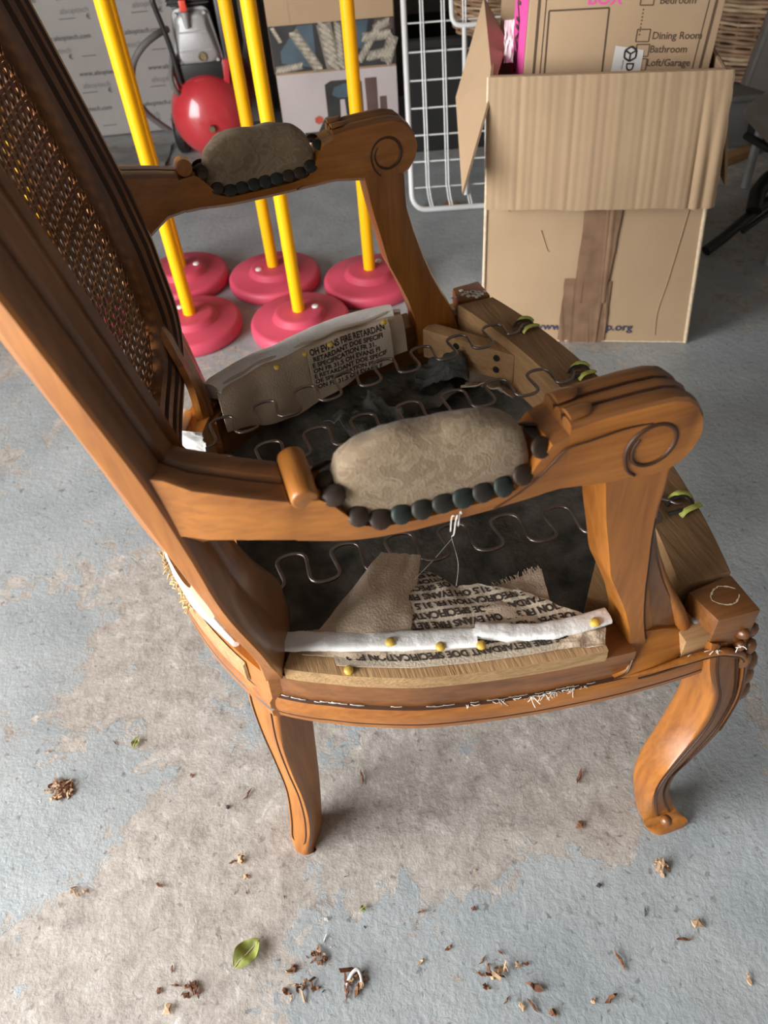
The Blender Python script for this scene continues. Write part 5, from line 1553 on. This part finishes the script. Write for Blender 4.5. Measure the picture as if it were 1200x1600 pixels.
for k in range(3):      # curled ribbons of shaving
    rnd = random.Random(k+40); R = (.0040, .0028, .0052)[k]; rings = []
    for i in range(9):
        a = i/8*(3.6, 5.0, 2.4)[k]; x, z = R*math.cos(a)*(1-.04*i), .0008+R*.55*(1+math.sin(a-1.2))*.8
        y0 = i*.0006*(1, -1, .5)[k]
        rings.append([(x, y0-.0013, z), (x, y0+.0013, z), (x*.92, y0+.0013, z+.0003), (x*.92, y0-.0013, z+.0003)])
    keep(loft(rings))
def chip(p, k, size, ang, mat='chip', name='wood_chip', label='small brown wood chip lying on the bare concrete', group=CHIPS, cat='wood chip'):
    me = proto[k % 6]
    key = me.name+mat
    if key not in _chip:
        m2 = me.copy(); m2.materials.clear(); m2.materials.append(M[mat]); _chip[key] = m2
    o = bpy.data.objects.new(name, _chip[key]); COL.objects.link(o)
    o.location = (p[0], p[1], .0004); o.rotation_euler = (0, 0, ang); o.scale = (size,)*3
    return tag(o, label, cat, group)
_chip = {}
SPOTS = [(-0.5092, 0.5458, 0.0000), (-0.4137, 0.5500, 0.0000), (-0.2966, 0.4887, 0.0000), (-0.2169, 0.4548, 0.0000), (-0.2130, 0.3479, 0.0000), (-0.3212, 0.3492, 0.0000), (-0.2120, 0.3306, 0.0000), (-0.2255, 0.3318, 0.0000), (-0.2936, 0.2149, 0.0000), (-0.2871, 0.2375, 0.0000), (-0.3050, 0.2339, 0.0000), (-0.2929, 0.2541, 0.0000),
         (-0.0066, 0.2382, 0.0000), (0.0009, 0.2903, 0.0000), (0.0618, 0.2879, 0.0000), (0.2171, 0.2215, 0.0000), (0.1783, 0.1843, -0.0000), (0.1974, 0.1846, 0.0000), (0.1165, 0.2015, -0.0000), (0.1118, 0.1854, -0.0000), (0.0992, 0.1858, 0.0000), (0.0844, 0.1931, 0.0000), (0.1315, 0.1761, 0.0000), (0.0856, 0.2403, 0.0000), (0.3497, 0.1911, 0.0000),
         (0.2246, 0.4358, 0.0000), (0.2092, 0.3737, 0.0000), (0.2674, 0.4586, 0.0000), (0.0707, 0.3316, 0.0000), (0.0641, 0.3292, 0.0000), (0.0264, 0.2498, 0.0000), (0.2945, 0.2358, 0.0000), (0.3140, 0.2495, 0.0000), (-0.0628, 0.4648, 0.0000)]
SIZ = [1, 1.0, 1, 1.5, 1.3, 1.4, .6, .6, 1.9, 1.2, 1.2, 1, 1.2, 1.2, 1, 2.0, 1.1, 2.0, 2.4, 1.7, 1.3, 1, 1.6, .9, 1.5, 2.2, 1.8, .7, .6, .5, 1.2, 1.8, 2.0, 1.8]
OWN = {0: 'pale wood chip just above the largest clump of shavings', 1: 'brown wood chip beside the small yellow green leaf scrap', 2: 'brown wood chip on bare concrete behind the rear chair leg', 3: 'thin brown splinter between the rear chair leg and the big shaving clump',
       4: 'pale wood splinter below the rear chair foot', 5: 'brown wood chip between the big shaving clump and the green leaf', 8: 'pale wood chip at the bottom edge below the small shaving clump', 15: 'brown wood chip alone between the wide scatter and the forked twig bits', 17: 'brown wood chip near the bottom edge, second of a close pair', 16: 'pale wood chip near the bottom edge, first of a close pair',
       18: 'brown wood chip just below the wide scatter of shavings', 19: 'brown wood chip under the wide scatter, standing most upright', 22: 'brown wood chip at the very bottom edge under the wide scatter', 24: 'pale wood chip at the far end of the bottom edge', 25: 'brown splinter on whitish concrete behind the front chair leg', 26: 'brown wood chip level with the front chair foot',
       31: 'larger bit of the forked pair of dark twig bits', 32: 'pale thin bit of the forked pair of twig bits', 33: 'brown wood chip on concrete under the middle of the seat rail', 12: 'pale wood chip between the curled sliver and the wide scatter', 13: 'brown wood chip above the bare stretch between leaf scrap and scatter'}
for i, (p, z) in enumerate(zip(SPOTS, SIZ)):
    o = chip(p, i, z*.95, (i*2.4) % 3.1, 'chip' if i % 4 else 'chip_pale')
    if i in OWN: o['label'] = OWN[i]; del o['group']
for i, p in enumerate([(0.2143, 0.3010, 0.0000), (0.2604, 0.2678, 0.0000), (-0.2426, 0.4406, 0.0000), (-0.1185, 0.2181, 0.0000), (-0.1644, 0.3213, 0.0000), (-0.0894, 0.3384, 0.0000), (-0.0685, 0.2796, 0.0000)]):
    chip(p, i+2, 1.0 if i < 3 else .5, i*1.3, 'dark_bit', 'grit', 'small dark grit speck on the concrete', 'dark grit specks on the floor', 'grit')
def cluster(p, n, rad, label, pale=.5, seed=0, size=1.2, long=1.0):
    t = thing('shaving_pile', label, 'shavings', (p[0], p[1], 0), 0)
    rnd = random.Random(seed)
    for i in range(n):
        a = rnd.random()*2*PI; r = rad*rnd.random()**.7
        o = bpy.data.objects.new('shaving', None) if False else None
        me = proto[i % 9]; mat = 'chip_pale' if rnd.random() < pale else 'chip'; key = me.name+mat
        if key not in _chip:
            m2 = me.copy(); m2.materials.clear(); m2.materials.append(M[mat]); _chip[key] = m2
        o = bpy.data.objects.new('shaving', _chip[key]); COL.objects.link(o); o.parent = t
        o.location = (r*math.cos(a)*long, r*math.sin(a)*.7, .0004+.006*max(0, 1-r/rad)*rnd.random()); o.rotation_euler = (rnd.uniform(-.3, .3), rnd.uniform(-.4, .4), rnd.random()*PI)
        o.scale = (size*rnd.uniform(.6, 1.3),)*3
    return t
cluster((-0.4786, 0.4854, 0.0000), 60, .020, 'largest clump of pale and brown wood shavings, on sound blue paint', .72, 1, 1.15)
cluster((-0.4217, 0.3513, 0.0000), 7, .009, 'few pale wood crumbs near the big clump of shavings', .8, 2, .8)
cluster((-0.2680, 0.2309, 0.0000), 12, .010, 'small brown shaving clump below the green leaf', .3, 3)
cluster((-0.1278, 0.2542, 0.0000), 12, .015, 'loose brown shavings beside the white flakes', .3, 4, 1.0)
cluster((-0.1461, 0.2285, 0.0000), 14, .022, 'long thin streak of brown shavings near the bottom edge', .3, 5, 1.2)
cluster((-0.0843, 0.2235, 0.0000), 14, .015, 'brown shavings with a curled grey sliver', .25, 6, 1.5)
cluster((0.0844, 0.2210, 0.0000), 18, .026, 'wide scatter of pale and brown shavings', .55, 7, 1.1, 1.3)
cluster((-0.2249, 0.3698, 0.0000), 7, .009, 'shavings with a pale flake near the rear chair foot', .5, 8, 1.0)
cluster((0.2945, 0.3152, 0.0000), 12, .011, 'pale crumb of wood below the front chair foot', .7, 9, 1.3)
bm = tube(smooth_path([(-.010, -.006, .002), (-.004, .004, .006), (.003, .008, .007), (.006, .002, .004), (.007, -.006, .002)], 5), .0022, seg=8)
o = finish('curled_sliver', bm, 'label_white', None, 60, ((-0.0813, 0.2270, 0.0000)[0], (-0.0813, 0.2270, 0.0000)[1], 0)); tag(o, 'curled pale grey sliver on top of brown shavings', 'sliver')
for i, p in enumerate([(-0.1156, 0.2712, 0.0000), (-0.1139, 0.2918, 0.0000), (-0.1083, 0.2618, 0.0000)]):
    chip(p, i+1, [1.0, .8, .6][i], 1.2+i, 'label_white', 'paint_flake', ['larger white paint flake above the loose shavings', 'thin white paint flake on the concrete', 'tiny white paint flake touching the shavings'][i], 'white flakes', 'flake')
def leaf(p, L, ang, mat, label, curl=.3, name='leaf'):
    t = thing(name, label, 'leaf', (p[0], p[1], 0), ang)
    def fn(u, v):
        w = math.sin(PI*min(1, u*1.02))**.8*.36
        y = (v-.5)*2*w
        return (L*(u-.5), L*y*.9, .003+L*(.10*math.sin(u*5)**2+curl*abs(y)*.9+.05*nz(u*5, v*5)))
    finish('blade', sheet(fn, 14, 8, .0005), mat, t, 70)
    finish('midrib', tube([Vector(fn(u, .5))+Vector((0, 0, .0006)) for u in (0, .25, .5, .75, 1)]+[Vector((L*.62, 0, .004))], .0006, seg=6), 'leaf_brown' if mat == 'leaf_brown' else 'cloth_tan', t, 60)
leaf((-0.2063, 0.2621, 0.0000), .040, .75, 'leaf_green', 'green leaf curled on the floor in front of the chair', .5)
leaf((-0.3827, 0.5458, 0.0000), .017, 1.3, 'leaf_green', 'small yellow green leaf scrap on the paint edge', .3)
leaf((-0.0690, 0.2999, 0.0000), .010, .6, 'leaf_green', 'tiny dark green leaf scrap on bare concrete', .3)
leaf((0.2795, 2.1764, 0.0000), .055, .2, 'leaf_brown', 'dry brown leaf under the bottom bar of the wire rack', .6)
leaf((0.3191, 2.1634, 0.0000), .035, 2.2, 'leaf_brown', 'crumpled dry leaf between the wire rack and the cardboard box', .6)
